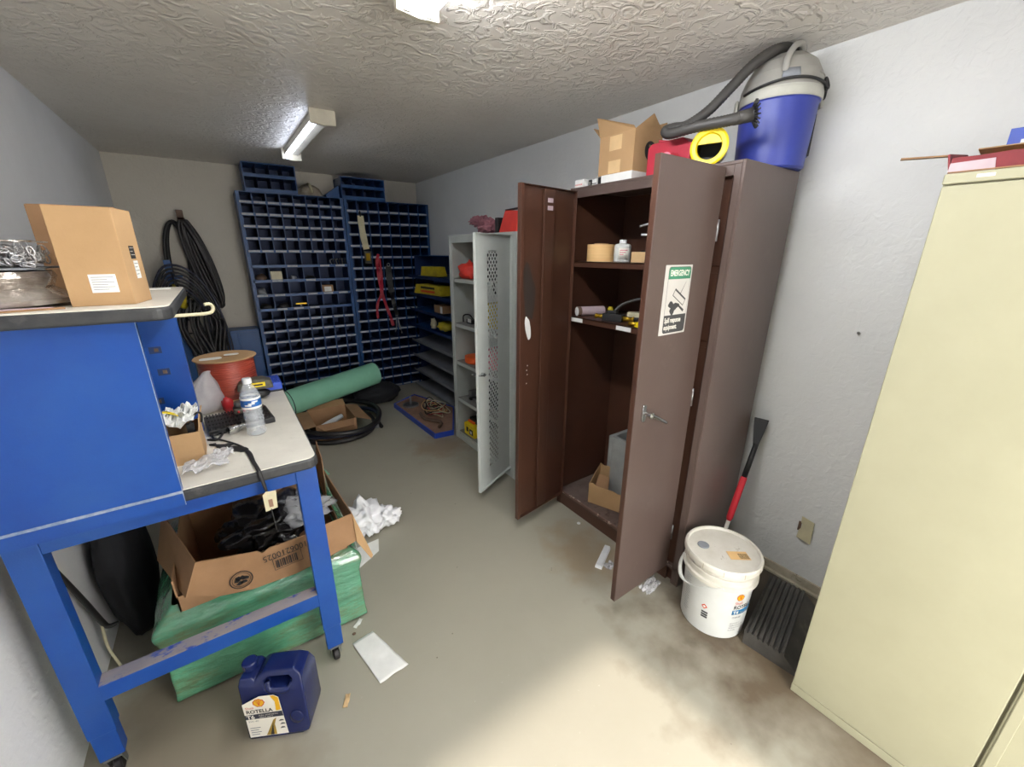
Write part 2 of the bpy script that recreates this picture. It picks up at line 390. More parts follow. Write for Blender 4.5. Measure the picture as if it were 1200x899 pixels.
tr = B().box(DX0-.06, DX0, YN, YN+.015, 0, DZ+.06, 'white_paint').box(DX1, DX1+.06, YN, YN+.015, 0, DZ+.06, 'white_paint').box(DX0, DX1, YN, YN+.015, DZ, DZ+.06, 'white_paint')
struct('trim_1', tr, bevel=.002)
# thin dirty base strip on the right wall
def base_strip():
    b = B(); prev = YN
    b.box(XR-.028, XR, YN, YF, 0, .012, 'dirtwhite').box(XR-.012, XR, YN, YF, .012, .055, 'dirtwhite')
    return b
struct('baseboard_right', base_strip(), bevel=.002)

# ------------------------------------------------------------------ ceiling lights
def light_fixture(label, x0, y0, length, on, two=True):
    w = .142
    t = thing('fluorescent_light', label, 'ceiling light', (x0+w/2, y0+length/2, ZC))
    b = B().box(x0+.02, x0+w-.02, y0+.01, y0+length-.01, ZC-.04, ZC, 'fixture')
    b.build('housing', t, bevel=.002)
    for yy in (y0, y0+length-.025):
        e = B().prism([(x0, ZC), (x0+w, ZC), (x0+w, ZC-.076), (x0+w*.5, ZC-.082), (x0, ZC-.076)][::-1], 0, .02, 'fixture')
        e.v = [(a, yy+c, bb) for a, bb, c in e.v]
        e.build('end_cap', t, bevel=.002)
    for k, dx in enumerate((.034, w-.034) if two else (.034,)):
        tb = B().tube([(x0+dx, y0+.03, ZC-.058), (x0+dx, y0+length-.03, ZC-.058)], .0127, 'tube_on' if on else 'tube_dim', 14, res=1)
        tb.build('tube', t)
        s = B()
        for yy in (y0+.018, y0+length-.034): s.box(x0+dx-.012, x0+dx+.012, yy, yy+.016, ZC-.075, ZC-.03, 'white_paint')
        s.build('lampholder', t)
    return t
light_fixture('lit white fluorescent strip light on the ceiling nearest the camera', .586, .26, 1.22, True)
light_fixture('dim single tube strip light further back on the ceiling, towards the blue bins', .585, 2.86, 1.22, False, False)

# ------------------------------------------------------------------ brown cabinet
BX, BY0, BY1, BD, BH = 1.615, .850, 1.765, .44, 1.922
bc = thing('storage_cabinet', 'tall dark brown metal two-door storage cabinet standing open against the right wall', 'cabinet', (BX+BD/2, (BY0+BY1)/2, 0))
b = B()
b.box(BX, BX+BD, BY0, BY0+.012, .0, BH, 'brown_metal').box(BX, BX+BD, BY1-.012, BY1, 0, BH, 'brown_in')
b.box(BX+BD-.01, BX+BD, BY0+.012, BY1-.012, .0, BH, 'brown_in')
b.box(BX, BX+BD-.01, BY0+.012, BY1-.012, BH-.012, BH, 'brown_metal')
b.box(BX, BX+.012, BY0+.012, BY0+.040, 0, BH-.012, 'brown_metal').box(BX+.022, BX+.03, BY0+.012, BY0+.09, 0, BH-.05, 'brown_in').box(BX, BX+.022, BY0+.034, BY0+.040, 0, BH-.05, 'brown_in').box(BX, BX+.012, BY1-.035, BY1-.012, 0, BH-.012, 'brown_in')
b.box(BX, BX+.014, BY0+.04, BY1-.035, BH-.05, BH-.012, 'brown_metal')
b.build('body', bc, bevel=.002)
B().box(BX+.004, BX+.016, BY0+.07, BY1-.035, 0, .082, 'brown_in').build('kick_plate', bc, bevel=.001)
B().box(BX+.0, BX+BD-.01, BY0+.012, BY1-.012, .083, .10, 'brown_floor').build('shelf', bc, bevel=.002)
tb = B().box(BX-.002, BX+.010, BY0+.07, BY1-.035, .092, .104, 'brown_worn'); tb.build('threshold', bc)['label'] = 'scratched shiny bottom lip'
for z in (1.24, 1.545):
    sh = B().box(BX+.02, BX+BD-.012, BY0+.014, BY1-.014, z, z+.008, 'brown_in').box(BX+.02, BX+.032, BY0+.014, BY1-.014, z-.022, z+.008, 'brown_in')
    so = sh.build('shelf', bc, bevel=.002)
    if z < 1.3:
        for y0 in (1.64, 1.30):
            B().box(BX+.0185, BX+.0205, y0, y0+.095, z-.019, z+.003, 'paper').build('shelf_label', so)
# doors : local frame hinge->tip
def brown_door(hy, ang, outer_face, right):
    """hinge at (BX,hy); direction of door leaf; outer normal"""
    W, z0, z1 = (.393 if right else .415), .088, 1.903
    hx = BX-.004
    u = Vector((math.cos(ang), math.sin(ang), 0)); n = outer_face
    n = (n-u*n.dot(u)).normalized()
    T = frame((hx, hy, z0), u, Vector((0, 0, 1)))       # x along leaf, y up, z = u×up
    zdir = u.cross(Vector((0, 0, 1))); s = 1 if zdir.dot(n) > 0 else -1
    H = z1-z0
    d = B()
    a0, a1 = sorted((0, s*.003))
    d.box(0, W, 0, H, a0-.0, a1, 'brown_metal' if right else 'brown_in', T)
    # returned edges
    t0, t1 = sorted((0, -s*.02))
    d.box(0, .003, 0, H, t0, t1, 'brown_in', T).box(W-.003, W, 0, H, t0, t1, 'brown_in', T)
    d.box(0, W, 0, .003, t0, t1, 'brown_in', T).box(0, W, H-.003, H, t0, t1, 'brown_in', T)
    d.box(W-.02, W, 0, H, -s*.02-.0015, -s*.02+.0015, 'brown_in', T)
    door = d.build('door', bc, bevel=.0012)
    ch = B().box(W*.42, W*.60, .01, H-.01, min(-s*.004, -s*.018), max(-s*.004, -s*.018), 'brown_in', T)
    ch.build('stiffener', door, bevel=.002)
    if not right:
        c2 = B().box(W*.455, W*.555, .01, H-.06, min(-s*.018, -s*.0195), max(-s*.018, -s*.0195), 'brown_metal', T)
        for k in range(2): B().box(W*.46, W*.55, H-.07-k*.035, H-.05-k*.035, min(-s*.018, -s*.0205), max(-s*.018, -s*.0205), 'lavender', T).build('sticker', door)
        # sprayed patches on the inside face
        e = B()
        for k, (cx, cy, rx, ry, mm, zz) in enumerate(((.335, 1.31, .045, .125, 'spray', .0006), (.337, 1.135, .020, .060, 'white_paint', .0012))):
            pts = []
            for i in range(28):
                a = 2*PI*i/28; q = 1+(.4, .15)[k]*noise.noise(Vector((math.cos(a)*1.5, math.sin(a)*1.5, k*3)))
                pts.append((cx+rx*q*math.cos(a)+.012*math.sin(a), cy+ry*q*math.sin(a)))
            e.add([(p, q, -s*zz) for p, q in pts]+[(cx, cy, -s*zz)], [(i, (i+1) % 28, 28) for i in range(28)], mm, T=T)
        for (hx2, hy2) in ((.335, .93), (.34, .905), (.335, .88), (.34, .83)):
            e.add([(hx2+.004*math.cos(i*PI/4), hy2+.004*math.sin(i*PI/4), -s*.0008) for i in range(8)], [tuple(range(8))], 'white_paint', T=T)
        o = e.build('paint_mark', door); o['label'] = 'black and white spray paint smears'
    for zz in (.2, H/2, H-.22):
        B().tube([(-.004, zz-.04, s*.002), (-.004, zz+.04, s*.002)], .005, 'steel', 10, res=1, T=T).build('hinge', door)
    return door, T, s, W, H
angR = math.atan2(.918-.922, 1.208-1.611); 
doorR, TRt, sR, W, H = brown_door(.922, angR, Vector((0, -1, 0)), True)
angL = math.atan2(1.668-1.728, 1.205-1.611)
doorL, TLt, sL, _, _ = brown_door(1.728, angL, Vector((0, 1, 0)), False)
# chrome handle on the right door
hx, hz = W-.055, 1.0-.088
hb = B()
hb.prism(rrect(-.011, .011, -.036, .036, .010), 0, .010, 'chrome', TRt @ Matrix.Translation((hx, hz, 0)) @ Matrix.Scale(sR, 4, (0, 0, 1)))
hb.lathe([(.009, .008), (.009, .03), (.013, .034), (.013, .044), (.004, .048)], 'chrome', TRt @ Matrix.Translation((hx-.004, hz+.000, 0)) @ Matrix.Scale(sR, 4, (0, 0, 1)), 16)
hb.tube([(hx-.004, hz, sR*.038), (hx-.05, hz-.022, sR*.042), (hx-.105, hz-.052, sR*.044)], [.009, .0085, .006], 'chrome', 12, res=4, T=TRt)
hb.build('handle', doorR, bevel=.001)['label'] = 'chrome lever handle'
# emergency sign on the right door (x from hinge): reads from tip side to hinge side as seen
def door_pt(xw, z, off): # world x on door plane -> local
    return ((BX-.004)-xw, z-.088, sR*off)
sg = B()
TS = TRt @ Matrix.Translation(Vector(door_pt(1.311, 1.302, .0032))) @ Matrix(((-1, 0, 0, 0), (0, 1, 0, 0), (0, 0, sR*1.0, 0), (0, 0, 0, 1)))
SW, SH = .166, .256
sg.prism(rrect(0, SW, 0, SH, .003, 3), 0, .0012, 'sign_white', TS)
def rr(x0, x1, y0, y1, r, m, z, corners=(1, 1, 1, 1)):
    p = rrect(x0, x1, y0, y1, r, 5, corners); sg.add([(a, c, z) for a, c in p], [tuple(range(len(p)))], m, T=TS)
rr(.020, .160, .006, .250, .012, 'signdark', .0014); rr(.0215, .1585, .0075, .2485, .011, 'sign_white', .0016)
rr(.0215, .1585, .206, .2485, .011, 'signgreen', .0018, (1, 1, 0, 0)); rr(.0215, .1585, .0075, .074, .011, 'signdark', .0018, (0, 0, 1, 1))
sg.text('EMERGENCY', .029, 'label', T=TS @ Matrix.Translation((.090, .218, .0020)), align='CENTER', sx=.72, bold=True)
sg.text('Spill response', .0265, 'label', T=TS @ Matrix.Translation((.026, .046, .0020)), sx=.70, bold=True)
sg.text('equipment.', .0265, 'label', T=TS @ Matrix.Translation((.026, .020, .0020)), sx=.70, bold=True)
# broom pictogram
def poly(pts, m, z): sg.add([(a, c, z) for a, c in pts], [tuple(range(len(pts)))], m, T=TS)
poly([(.136, .196), (.138, .197), (.108, .150), (.105, .151)], 'signdark', .0020)
bx = lambda x, y: (.102+x*math.cos(-.52)-y*math.sin(-.52), .138+x*math.sin(-.52)+y*math.cos(-.52))
poly([bx(-.042, .010), bx(.042, .010), bx(.042, .016), bx(-.042, .016)], 'signdark', .0020)
poly([bx(-.042, -.014), bx(.042, -.014), bx(.042, .010), bx(-.042, .010)], 'signdark', .0019)
poly([bx(-.039, -.011), bx(.039, -.011), bx(.039, .009), bx(-.039, .009)], 'sign_white', .0020)
sp = []
for i in range(30):
    a = 2*PI*i/30; r = .025*(1+.35*math.sin(3*a+.6)+.12*math.sin(7*a))
    sp.append((.070+r*1.15*math.cos(a), .103+r*.85*math.sin(a)))
sg.add([(a, c, .0019) for a, c in sp]+[(.070, .103, .0019)], [(i, (i+1) % 30, 30) for i in range(30)], 'signdark', T=TS)
poly([(.095, .108), (.103, .112), (.142, .090), (.136, .082)], 'signdark', .0019)
sg.build('safety_sign', doorR)['label'] = 'white and green emergency spill sign'

# --- things on the cabinet's shelves
tp = thing('masking_tape', 'thick roll of tan masking tape on the upper cabinet shelf, left of the white bottle', 'tape', (1.74, 1.635, 1.553))
B().lathe([(.038, 0), (.075, 0), (.075, .088), (.038, .088), (.038, 0)], 'masking', TR((1.74, 1.635, 1.553)), 36).build('tape_roll', tp)
B().lathe([(.034, .004), (.0385, .004), (.0385, .094), (.034, .094), (.034, .004)], 'cardboard_dull', TR((1.74, 1.635, 1.553)), 28).build('core', tp)
bt = thing('chemical_bottle', 'small white plastic bottle with red and black printed label on the upper cabinet shelf', 'bottle', (1.745, 1.49, 1.553))
B().lathe([(.0, 0), (.040, 0), (.043, .004), (.043, .078), (.036, .088), (.018, .093), (.017, .096)], 'bucket', TR((1.745, 1.49, 1.553)), 28).build('bottle_body', bt)
B().lathe([(.018, .0945), (.018, .108), (.015, .110), (0, .110)], 'cap', TR((1.745, 1.49, 1.553)), 20).build('cap', bt)
lb = B()
def cyl(cx, cy, r, a0):
    return lambda x, z: (cx+r*math.cos(a0+x/r), cy+r*math.sin(a0+x/r), z)
f = cyl(1.745, 1.49, .0434, PI+.72-.45)
lb.sheet(lambda u, v: f(u*.055, 1.553+.012+v*.058), 8, 1, 'label', .0002)
f2 = cyl(1.745, 1.49, .0440, PI+.72-.45)
for k in range(3): lb.text(('MIX', 'PVC', 'No. 2')[k] if False else 'mmmmmm', .008, 'pink', fn=lambda x, y, k=k: f2(.004+x, 1.553+.056-k*.010+y))
for k in range(3): lb.text('nnnnnnnn', .006, 'greyink', fn=lambda x, y, k=k: f2(.006+x, 1.553+.028-k*.006+y))
lb.v = lb.v
lb2 = B(); lb2.sheet(lambda u, v: f(u*.055, 1.553+.012+v*.058), 8, 1, 'label', .0002)
for k in range(3): lb2.sheet(lambda u, v, k=k: f2(.006+u*(.040-.01*k), 1.553+.056-k*.010+v*.004), 6, 1, 'pink', .0001)
for k in range(4): lb2.sheet(lambda u, v, k=k: f2(.008+u*(.038-.006*(k % 2)), 1.553+.030-k*.005+v*.0015), 6, 1, 'greyink', .0001)
lb2.build('label_wrap', bt)['label'] = 'white label with red and black print'
single(B().box(1.72, 1.82, 1.30, 1.41, 1.553, 1.603, 'tape'), 'small_box', 'small tan cardboard box on the upper cabinet shelf, right end', 'box', bevel=.002)
ft = B()
ft.tube([(1.77, 1.415, 1.725), (1.79, 1.37, 1.735), (1.83, 1.30, 1.735)], .006, 'steel', 8).tube([(1.79, 1.36, 1.74), (1.79, 1.36, 1.70)], .009, 'black', 8, res=1)
ft.tube([(1.80, 1.345, 1.603), (1.80, 1.345, 1.735)], .005, 'black', 8, res=1).box(1.775, 1.825, 1.315, 1.395, 1.603, 1.611, 'black').tube([(1.77, 1.40, 1.685), (1.82, 1.31, 1.685)], .005, 'cap', 8, res=1)
single(ft, 'clamp_fitting', 'small black and steel clamp standing on the tan box on the upper cabinet shelf', 'clamp')

Z2 = 1.248
r1 = thing('sealant_tube', 'pale lilac cardboard tube with dark red band lying on the middle cabinet shelf', 'tube', (1.72, 1.68, Z2))
Tt = frame((1.66, 1.715, Z2+.0275), (.955, -.30, .0), (0, 0, 1)) @ Euler((0, PI/2, 0)).to_matrix().to_4x4()
B().lathe([(0, .022), (.0265, .022), (.0265, .17), (0, .17)], 'lavender', Tt, 24).build('tube_body', r1)
B().lathe([(0, 0), (.025, 0), (.0272, .003), (.0272, .022), (0, .022)], 'crimson', Tt, 24, ms=['paper', 'rust', 'rust', 'rust']).build('end_cap', r1)['label'] = 'dark red end band with white face'
vb = thing('valve_block', 'dark metal valve block with brass fittings on the middle cabinet shelf', 'valve', (1.70, 1.50, Z2))
v = B(); Tv = TR((1.70, 1.475, Z2), -1.25)
v.box(-.055, .055, -.025, .025, 0, .04, 'black', Tv).box(-.035, .02, -.018, .018, .04, .056, 'black', Tv)
v.build('block', vb, bevel=.003)
for (p, q, mm) in (((-.055, 0, .02), (-.095, 0, .02), 'brass'), ((.055, .0, .018), (.10, .012, .018), 'brass'), ((-.02, .018, .045), (-.045, .06, .055), 'dullyellow')):
    B().tube([p, q], [.013, .010], mm, 8, res=1, T=Tv).tube([q, (q[0]*1.08, q[1]*1.08, q[2])], .015, mm, 6, res=1, T=Tv).build('fitting', vb)
hs = B().tube([(1.71, 1.50, 1.262), (1.725, 1.49, 1.30), (1.76, 1.462, 1.338), (1.82, 1.40, 1.365), (1.88, 1.33, 1.36), (1.93, 1.27, 1.31), (1.94, 1.24, 1.262)], .008, 'hosegrey', 10)
hs.tube([(1.708, 1.502, 1.258), (1.722, 1.492, 1.295)], .011, 'chrome', 10, res=1)
single(hs, 'hydraulic_hose', 'arched grey rubber hose with white metal end on the middle cabinet shelf', 'hose')
single(B().box(-.075, .075, -.03, .03, 0, .02, 'black', TR((1.83, 1.40, Z2), -1.0)).box(-.07, .07, -.026, .026, .02, .045, 'cream', TR((1.83, 1.40, Z2), -1.0)), 'brush_block', 'black block with cream top lying behind the valve on the middle cabinet shelf', 'block', bevel=.004)
single(B().tube([(1.655, 1.33, Z2+.013), (1.66, 1.29, Z2+.013)], [.012, .010], 'brass', 8, res=1).box(1.652, 1.67, 1.27, 1.295, Z2, Z2+.024, 'yellow'), 'yellow_connector', 'small yellow connector at the front edge of the middle cabinet shelf', 'connector')
# cinder block and carton at the bottom
cb = B(); x0, x1, y0, y1 = 1.85, 2.03, 1.37, 1.56; zb = .101; hh = .40
zt = zb+hh
cb.box(x0, x1, y0, y0+.03, zb, zt, 'block').box(x0, x1, y1-.03, y1, zb, zt, 'block').box(x0, x0+.03, y0+.03, y1-.03, zb, zt, 'block').box(x1-.03, x1, y0+.03, y1-.03, zb, zt, 'block').box(x0+.03, x1-.03, y0+.03, y1-.03, zb, zt-.10, 'block')
single(cb, 'concrete_block', 'grey hollow concrete block standing on end inside the brown cabinet', 'concrete block', bevel=.003)
oc = thing('open_carton', 'torn open brown cardboard box on the floor of the brown cabinet', 'box', (1.76, 1.50, .101))
b = B(); q = [(1.665, 1.53), (1.74, 1.335), (1.90, 1.375), (1.835, 1.60)]
hs_ = [.135, .12, .17, .19]
for i in range(4):
    a, c = q[i], q[(i+1) % 4]; ha, hc = hs_[i], hs_[(i+1) % 4]
    n = 8; top = []
    for k in range(n+1):
        t = k/n; top.append((a[0]+(c[0]-a[0])*t, a[1]+(c[1]-a[1])*t, .103+ha+(hc-ha)*t+.012*noise.noise(Vector((t*5, i*3, 0)))))
    b.slab([(a[0], a[1], .103), (c[0], c[1], .103)]+top[::-1], .004, 'cardboard')
b.slab([(p[0], p[1], .104) for p in q], .003, 'cardboard_dull')
b.build('box_body', oc)
B().slab([(1.76, 1.46, .16), (1.84, 1.52, .22), (1.80, 1.57, .24), (1.70, 1.52, .18)], .003, 'cardboard_dull').build('flap', oc)

# --- things on top of the brown cabinet
ZT = BH+.001
def carton_top():
    t = thing('cardboard_box', 'open tan cardboard box with taped side and black round logo on the brown cabinet', 'box', (1.76, 1.51, ZT+.04))
    x0, x1, y0, y1, z0, z1 = 1.665, 1.865, 1.405, 1.62, ZT+.041, ZT+.041+.172
    b = B()
    b.box(x0, x0+.004, y0, y1, z0, z1, 'cardboard').box(x1-.004, x1, y0, y1, z0, z1, 'cardboard').box(x0+.004, x1-.004, y0, y0+.004, z0, z1, 'cardboard').box(x0+.004, x1-.004, y1-.004, y1, z0, z1, 'cardboard').box(x0+.004, x1-.004, y0+.004, y1-.004, z0, z0+.004, 'cardboard')
    b.build('box_body', t)
    B().slab([(x0, y1, z1), (x0, y0, z1), (x0-.012, y0+.003, z1+.012), (x0-.03, y1-.02, z1+.075), (x0-.03, y1, z1+.08)], .003, 'cardboard').build('flap', t)
    B().slab([(x0, y0, z1), (x1, y0, z1), (x1-.02, y0-.0, z1+.03), ((x0+x1)/2+.01, y0-.01, z1+.075)], .003, 'cardboard').build('flap', t)
    B().slab([(x1, y0, z1), (x1, y1, z1), (x1+.04, y1-.01, z1+.06), (x1+.04, y0+.01, z1+.06)], .003, 'cardboard').build('flap', t)
    B().slab([(x1, y1, z1), (x0, y1, z1), (x0, y1+.05, z1+.05), (x1, y1+.05, z1+.05)], .003, 'cardboard').build('flap', t)
    for (zz, hh) in ((z0+.005, .055), (z1-.068, .062)): B().box(x0-.0008, x0, y0+.075, y0+.15, zz, zz+hh, 'tape').build('tape_patch', t)
    lg = B(); cx, cz = x0+.118, z0+.095
    disc = [(cx+.042*math.cos(2*PI*i/28), y0-.0008, cz+.042*math.sin(2*PI*i/28)) for i in range(28)]
    lg.add(disc, [tuple(range(28))], 'ink')
    lg.text('7', .07, 'cardboard', T=frame((cx-.016, y0-.0014, cz-.024), (1, 0, 0), (0, 0, 1)), sx=.9, bold=True)
    lg.build('logo', t)['label'] = 'black round printed logo'
carton_top()
single(B().box(1.64, 1.82, 1.385, 1.575, ZT, ZT+.038, 'paper'), 'flat_box', 'flat white cardboard box under the open tan box on the brown cabinet', 'box', bevel=.002)
hwb = B().box(1.635, 1.72, 1.69, 1.755, ZT, ZT+.038, 'paper')
hwb.text('HARDWARE', .0105, 'embred', T=frame((1.6345, 1.752, ZT+.011), (0, -1, 0), (0, 0, 1)), sx=.9, bold=True)
single(hwb, 'parts_box', 'small white parts box with red print at the left end of the brown cabinet top', 'box')
single(B().box(1.66, 1.72, 1.657, 1.682, ZT, ZT+.034, 'black').box(1.655, 1.66, 1.662, 1.678, ZT+.008, ZT+.024, 'steel'), 'black_bracket', 'small black block beside the white parts box on the brown cabinet', 'bracket', bevel=.002)
single(B().box(1.655, 1.72, 1.618, 1.650, ZT, ZT+.032, 'paper').box(1.653, 1.655, 1.620, 1.648, ZT+.010, ZT+.014, 'black'), 'relay_box', 'tiny white box between two black blocks on the brown cabinet', 'box', bevel=.002)
single(B().box(1.655, 1.715, 1.583, 1.610, ZT, ZT+.036, 'black').box(1.66, 1.70, 1.588, 1.604, ZT+.036, ZT+.042, 'steel'), 'black_bracket', 'small black block touching the flat white box on the brown cabinet', 'bracket', bevel=.002)
rc = thing('red_case', 'crimson plastic box with sloping lid on the brown cabinet below the vacuum hose', 'case', (1.76, 1.24, ZT))
b = B().prism([(0, 0), (.21, 0), (.21, .10), (.17, .132), (.02, .132), (0, .118)], 0, .18, 'crimson', frame((1.665, 1.325, ZT), (0, -1, 0), (0, 0, 1)) @ Matrix.Scale(-1, 4, (0, 0, 1)))
b.build('case_body', rc, bevel=.004)
B().prism([(0.05, .134), (.215, .098), (.215, .106), (.05, .143)], 0, .176, 'crimson', frame((1.667, 1.325, ZT), (0, -1, 0), (0, 0, 1)) @ Matrix.Scale(-1, 4, (0, 0, 1))).build('lid', rc, bevel=.002)
pr = B().lathe([(.012, 0), (.031, 0), (.034, .004), (.034, .05), (0.012, .05), (.012, 0)], 'pink', frame((1.613, 1.16, ZT+.034), (0, 0, 1), (0, -1, 0)) @ TR((0, 0, -.042)), 28, ms=['pink', 'crimson', 'crimson', 'crimson', 'paper'])
pr.lathe([(0, 0), (.011, 0), (.011, .03), (0, .03)], 'paper', frame((1.613, 1.16, ZT+.034), (0, 0, 1), (0, -1, 0)) @ TR((0, 0, -.04)), 16)
single(pr, 'tape_spool', 'pink and white spool lying on its side in front of the crimson case', 'spool')
# yellow-rimmed cone
yc = thing('funnel', 'grey funnel with a bright yellow rim lying on the brown cabinet beside the vacuum', 'funnel', (1.70, 1.03, ZT))
Ty = frame((1.655, 1.03, ZT+.068), (0, -.96, .0), (0, 0, 1)); 
yd = Vector((-.93, -.36, .05)).normalized(); uy = yd.orthogonal().normalized()
Ty = frame((1.655, 1.025, ZT+.070), Vector((0, 0, 1)).cross(yd), (0, 0, 1))
if (Ty.to_3x3() @ Vector((0, 0, 1))).dot(yd) < 0: Ty = Ty @ Matrix.Rotation(PI, 4, 'Y')
B().lathe([(.046, 0), (.066, 0), (.069, .004), (.069, .012), (.062, .016), (.048, .014), (.044, .004), (.046, 0)], 'yellow', Ty, 40).build('rim', yc)
B().lathe([(.060, 0), (.060, -.03), (.052, -.10), (.035, -.125), (0, -.125)], 'vaclight', Ty, 36, cap=False).lathe([(.0590, -.001), (.050, -.095), (0, -.10)], 'black', Ty, 32, cap=False).build('cone_body', yc)
B().prism([(-.0445, .012), (.0445, .012), (.038, .028), (.022, .041), (0, .046), (-.022, .041), (-.038, .028)], -.006, .004, 'yellow', Ty).build('crossbar', yc)

# vacuum
vx, vy = 1.972, .945
vc = thing('shop_vacuum', 'blue and grey wet dry vacuum with black hose on the brown cabinet near the ceiling', 'vacuum cleaner', (vx, vy, ZT))
Tv = TR((vx, vy, ZT))
B().lathe([(0, 0), (.119, 0), (.127, .008), (.137, .235), (.141, .24), (.141, .248)], 'vacblue', Tv, 48).build('drum', vc)
rb = B()
for a in (-.95, -1.15): 
    rb.box(.128, .1375, -.004, .004, .05, .20, 'black' if a < -1 else 'vacblue', Tv @ Matrix.Rotation(a+.05, 4, 'Z'))
rb.build('drum_rib', vc, bevel=.003)
B().lathe([(.144, .240), (.147, .246), (.147, .268), (.144, .278), (.140, .282)], 'vaclight', Tv, 48).build('collar', vc)
hd = B(); hd.lathe([(.144, .278), (.142, .30), (.130, .335), (.108, .375), (.075, .400), (.035, .410), (0, .412)], 'vacgrey', Tv, 48); hd.build('motor_head', vc)
hr = B()
for k in range(5): hr.tube([(.10*math.cos(a), .10*math.sin(a), .0) for a in ()] or [(vx+(.136-.012*k)*math.cos(t), vy+(.136-.012*k)*math.sin(t), ZT+.318+.016*k) for t in [(-PI/2-.1+i*.12) for i in range(8)]], .003, 'vacgrey', 8, res=2)
hr.build('vent_rib', vc)
hh = B().tube([(vx-.112, vy-.055, ZT+.322), (vx-.112, vy-.058, ZT+.365), (vx-.085, vy-.062, ZT+.405), (vx-.035, vy-.062, ZT+.424), (vx+.01, vy-.05, ZT+.418), (vx+.03, vy-.03, ZT+.40)], [.014, .012, .011, .011, .013, .018], 'vacgrey', 12)
hh.build('carry_handle', vc)
lbv = B(); fn = lambda u, w: (vx+(.1455-.0116*w)*math.cos(PI+.62+(u-.5)*.42), vy+(.1455-.0116*w)*math.sin(PI+.62+(u-.5)*.42), ZT+.298+.032*w)
lbv.sheet(fn, 8, 2, 'greyink', .001); lbv.build('name_label', vc)['label'] = 'grey blue printed label'
cd = B().tube([(vx+.150*math.cos(a), vy+.150*math.sin(a), ZT+.283+.010*math.sin(a*2)) for a in [2.6+i*.28 for i in range(12)]], .005, 'black', 8, res=3)
cd.tube([(vx+.15*math.cos(a), vy+.15*math.sin(a), ZT+.27+.02*math.cos(a*9)) for a in [5.0+i*.06 for i in range(8)]], .005, 'black', 8, res=3)
for k in range(3): cd.tube([(vx+.02+.02*k+.012*math.cos(a), vy-.152+.006*math.sin(a)+.012*k, ZT+.285+.018*math.sin(a)) for a in [i*.8 for i in range(8)]], .0045, 'black', 7, closed=True, res=3)
cd.build('power_cord', vc)
lt = B()
for a in (-.75, 2.2): lt.box(.148, .160, -.018, .018, .225, .272, 'vaclight', Tv @ Matrix.Rotation(a, 4, 'Z'))
lt.build('latch', vc, bevel=.006)
hp = [(2.03, .93, 2.318), (1.995, .925, 2.338), (1.935, .930, 2.345), (1.87, .957, 2.328), (1.815, .999, 2.28), (1.77, 1.044, 2.213), (1.72, 1.092, 2.141), (1.67, 1.146, 2.094), (1.64, 1.185, 2.088), (1.615, 1.204, 2.078), (1.612, 1.178, 2.062), (1.62, 1.07, 2.066), (1.64, .965, 2.066), (1.67, .925, 2.074)]
P = spline([Vector(p) for p in hp], 16, False)
b = B().tube(P, [.0205 if i % 2 else .0185 for i in range(len(P))], 'hosegrey', 14, res=1); b.build('hose', vc)
nz = B().tube([(1.655, .945, 2.069), (1.70, .893, 2.082)], [.021, .024], 'hosegrey', 16, res=1)
nd = (Vector((1.70, .893, 2.082))-Vector((1.655, .945, 2.069))).normalized(); Tn = frame((1.70, .893, 2.082), nd.orthogonal(), nd.cross(nd.orthogonal()))
if (Tn.to_3x3() @ Vector((0, 0, 1))).dot(nd) < 0: Tn = Tn @ Matrix.Rotation(PI, 4, 'X')
for i in range(18):
    a = 2*PI*i/18; nz.tube([(.024*math.cos(a), .024*math.sin(a), -.004), (.047*math.cos(a), .047*math.sin(a), .006)], [.0045, .0025], 'black', 6, res=1, T=Tn)
nz.lathe([(.024, -.01), (.027, -.004), (.027, .004), (.02, .006)], 'black', Tn, 20); nz.build('nozzle', vc)

# ------------------------------------------------------------------ beige cabinet
CX = 1.53
g = thing('filing_cabinet', 'tall beige metal cabinet against the right wall nearest the camera', 'cabinet', (1.82, -.15, 0))
b = B().box(CX+.014, 2.11, -.605, .303, 0, 1.79, 'beige')
b.box(CX, CX+.014, -.605, .303, 1.766, 1.79, 'beige').box(CX, CX+.014, -.605, .303, 0, .035, 'beige')
b.build('body', g, bevel=.003)
for (ya, yb) in ((-.134, .301), (-.603, -.140)):
    dr = B().box(CX-.002, CX+.012, ya, yb, .039, 1.762, 'beige').build('door', g, bevel=.003)
B().box(CX-.006, CX-.002, -.165, -.145, .10, 1.70, 'beige').build('edge_strip', g, bevel=.002)
hb = B().lathe([(.014, 0), (.014, .02), (.018, .024), (.018, .034), (0, .036)], 'chrome', frame((CX-.002, -.19, 1.0), (0, 1, 0), (0, 0, 1)) @ Matrix.Rotation(PI, 4, 'Y'), 20)
hb.build('handle', g)
lab = B().box(CX-.0007, CX, .215, .245, 1.776, 1.783, 'white_paint'); lab.build('worn_label', g)
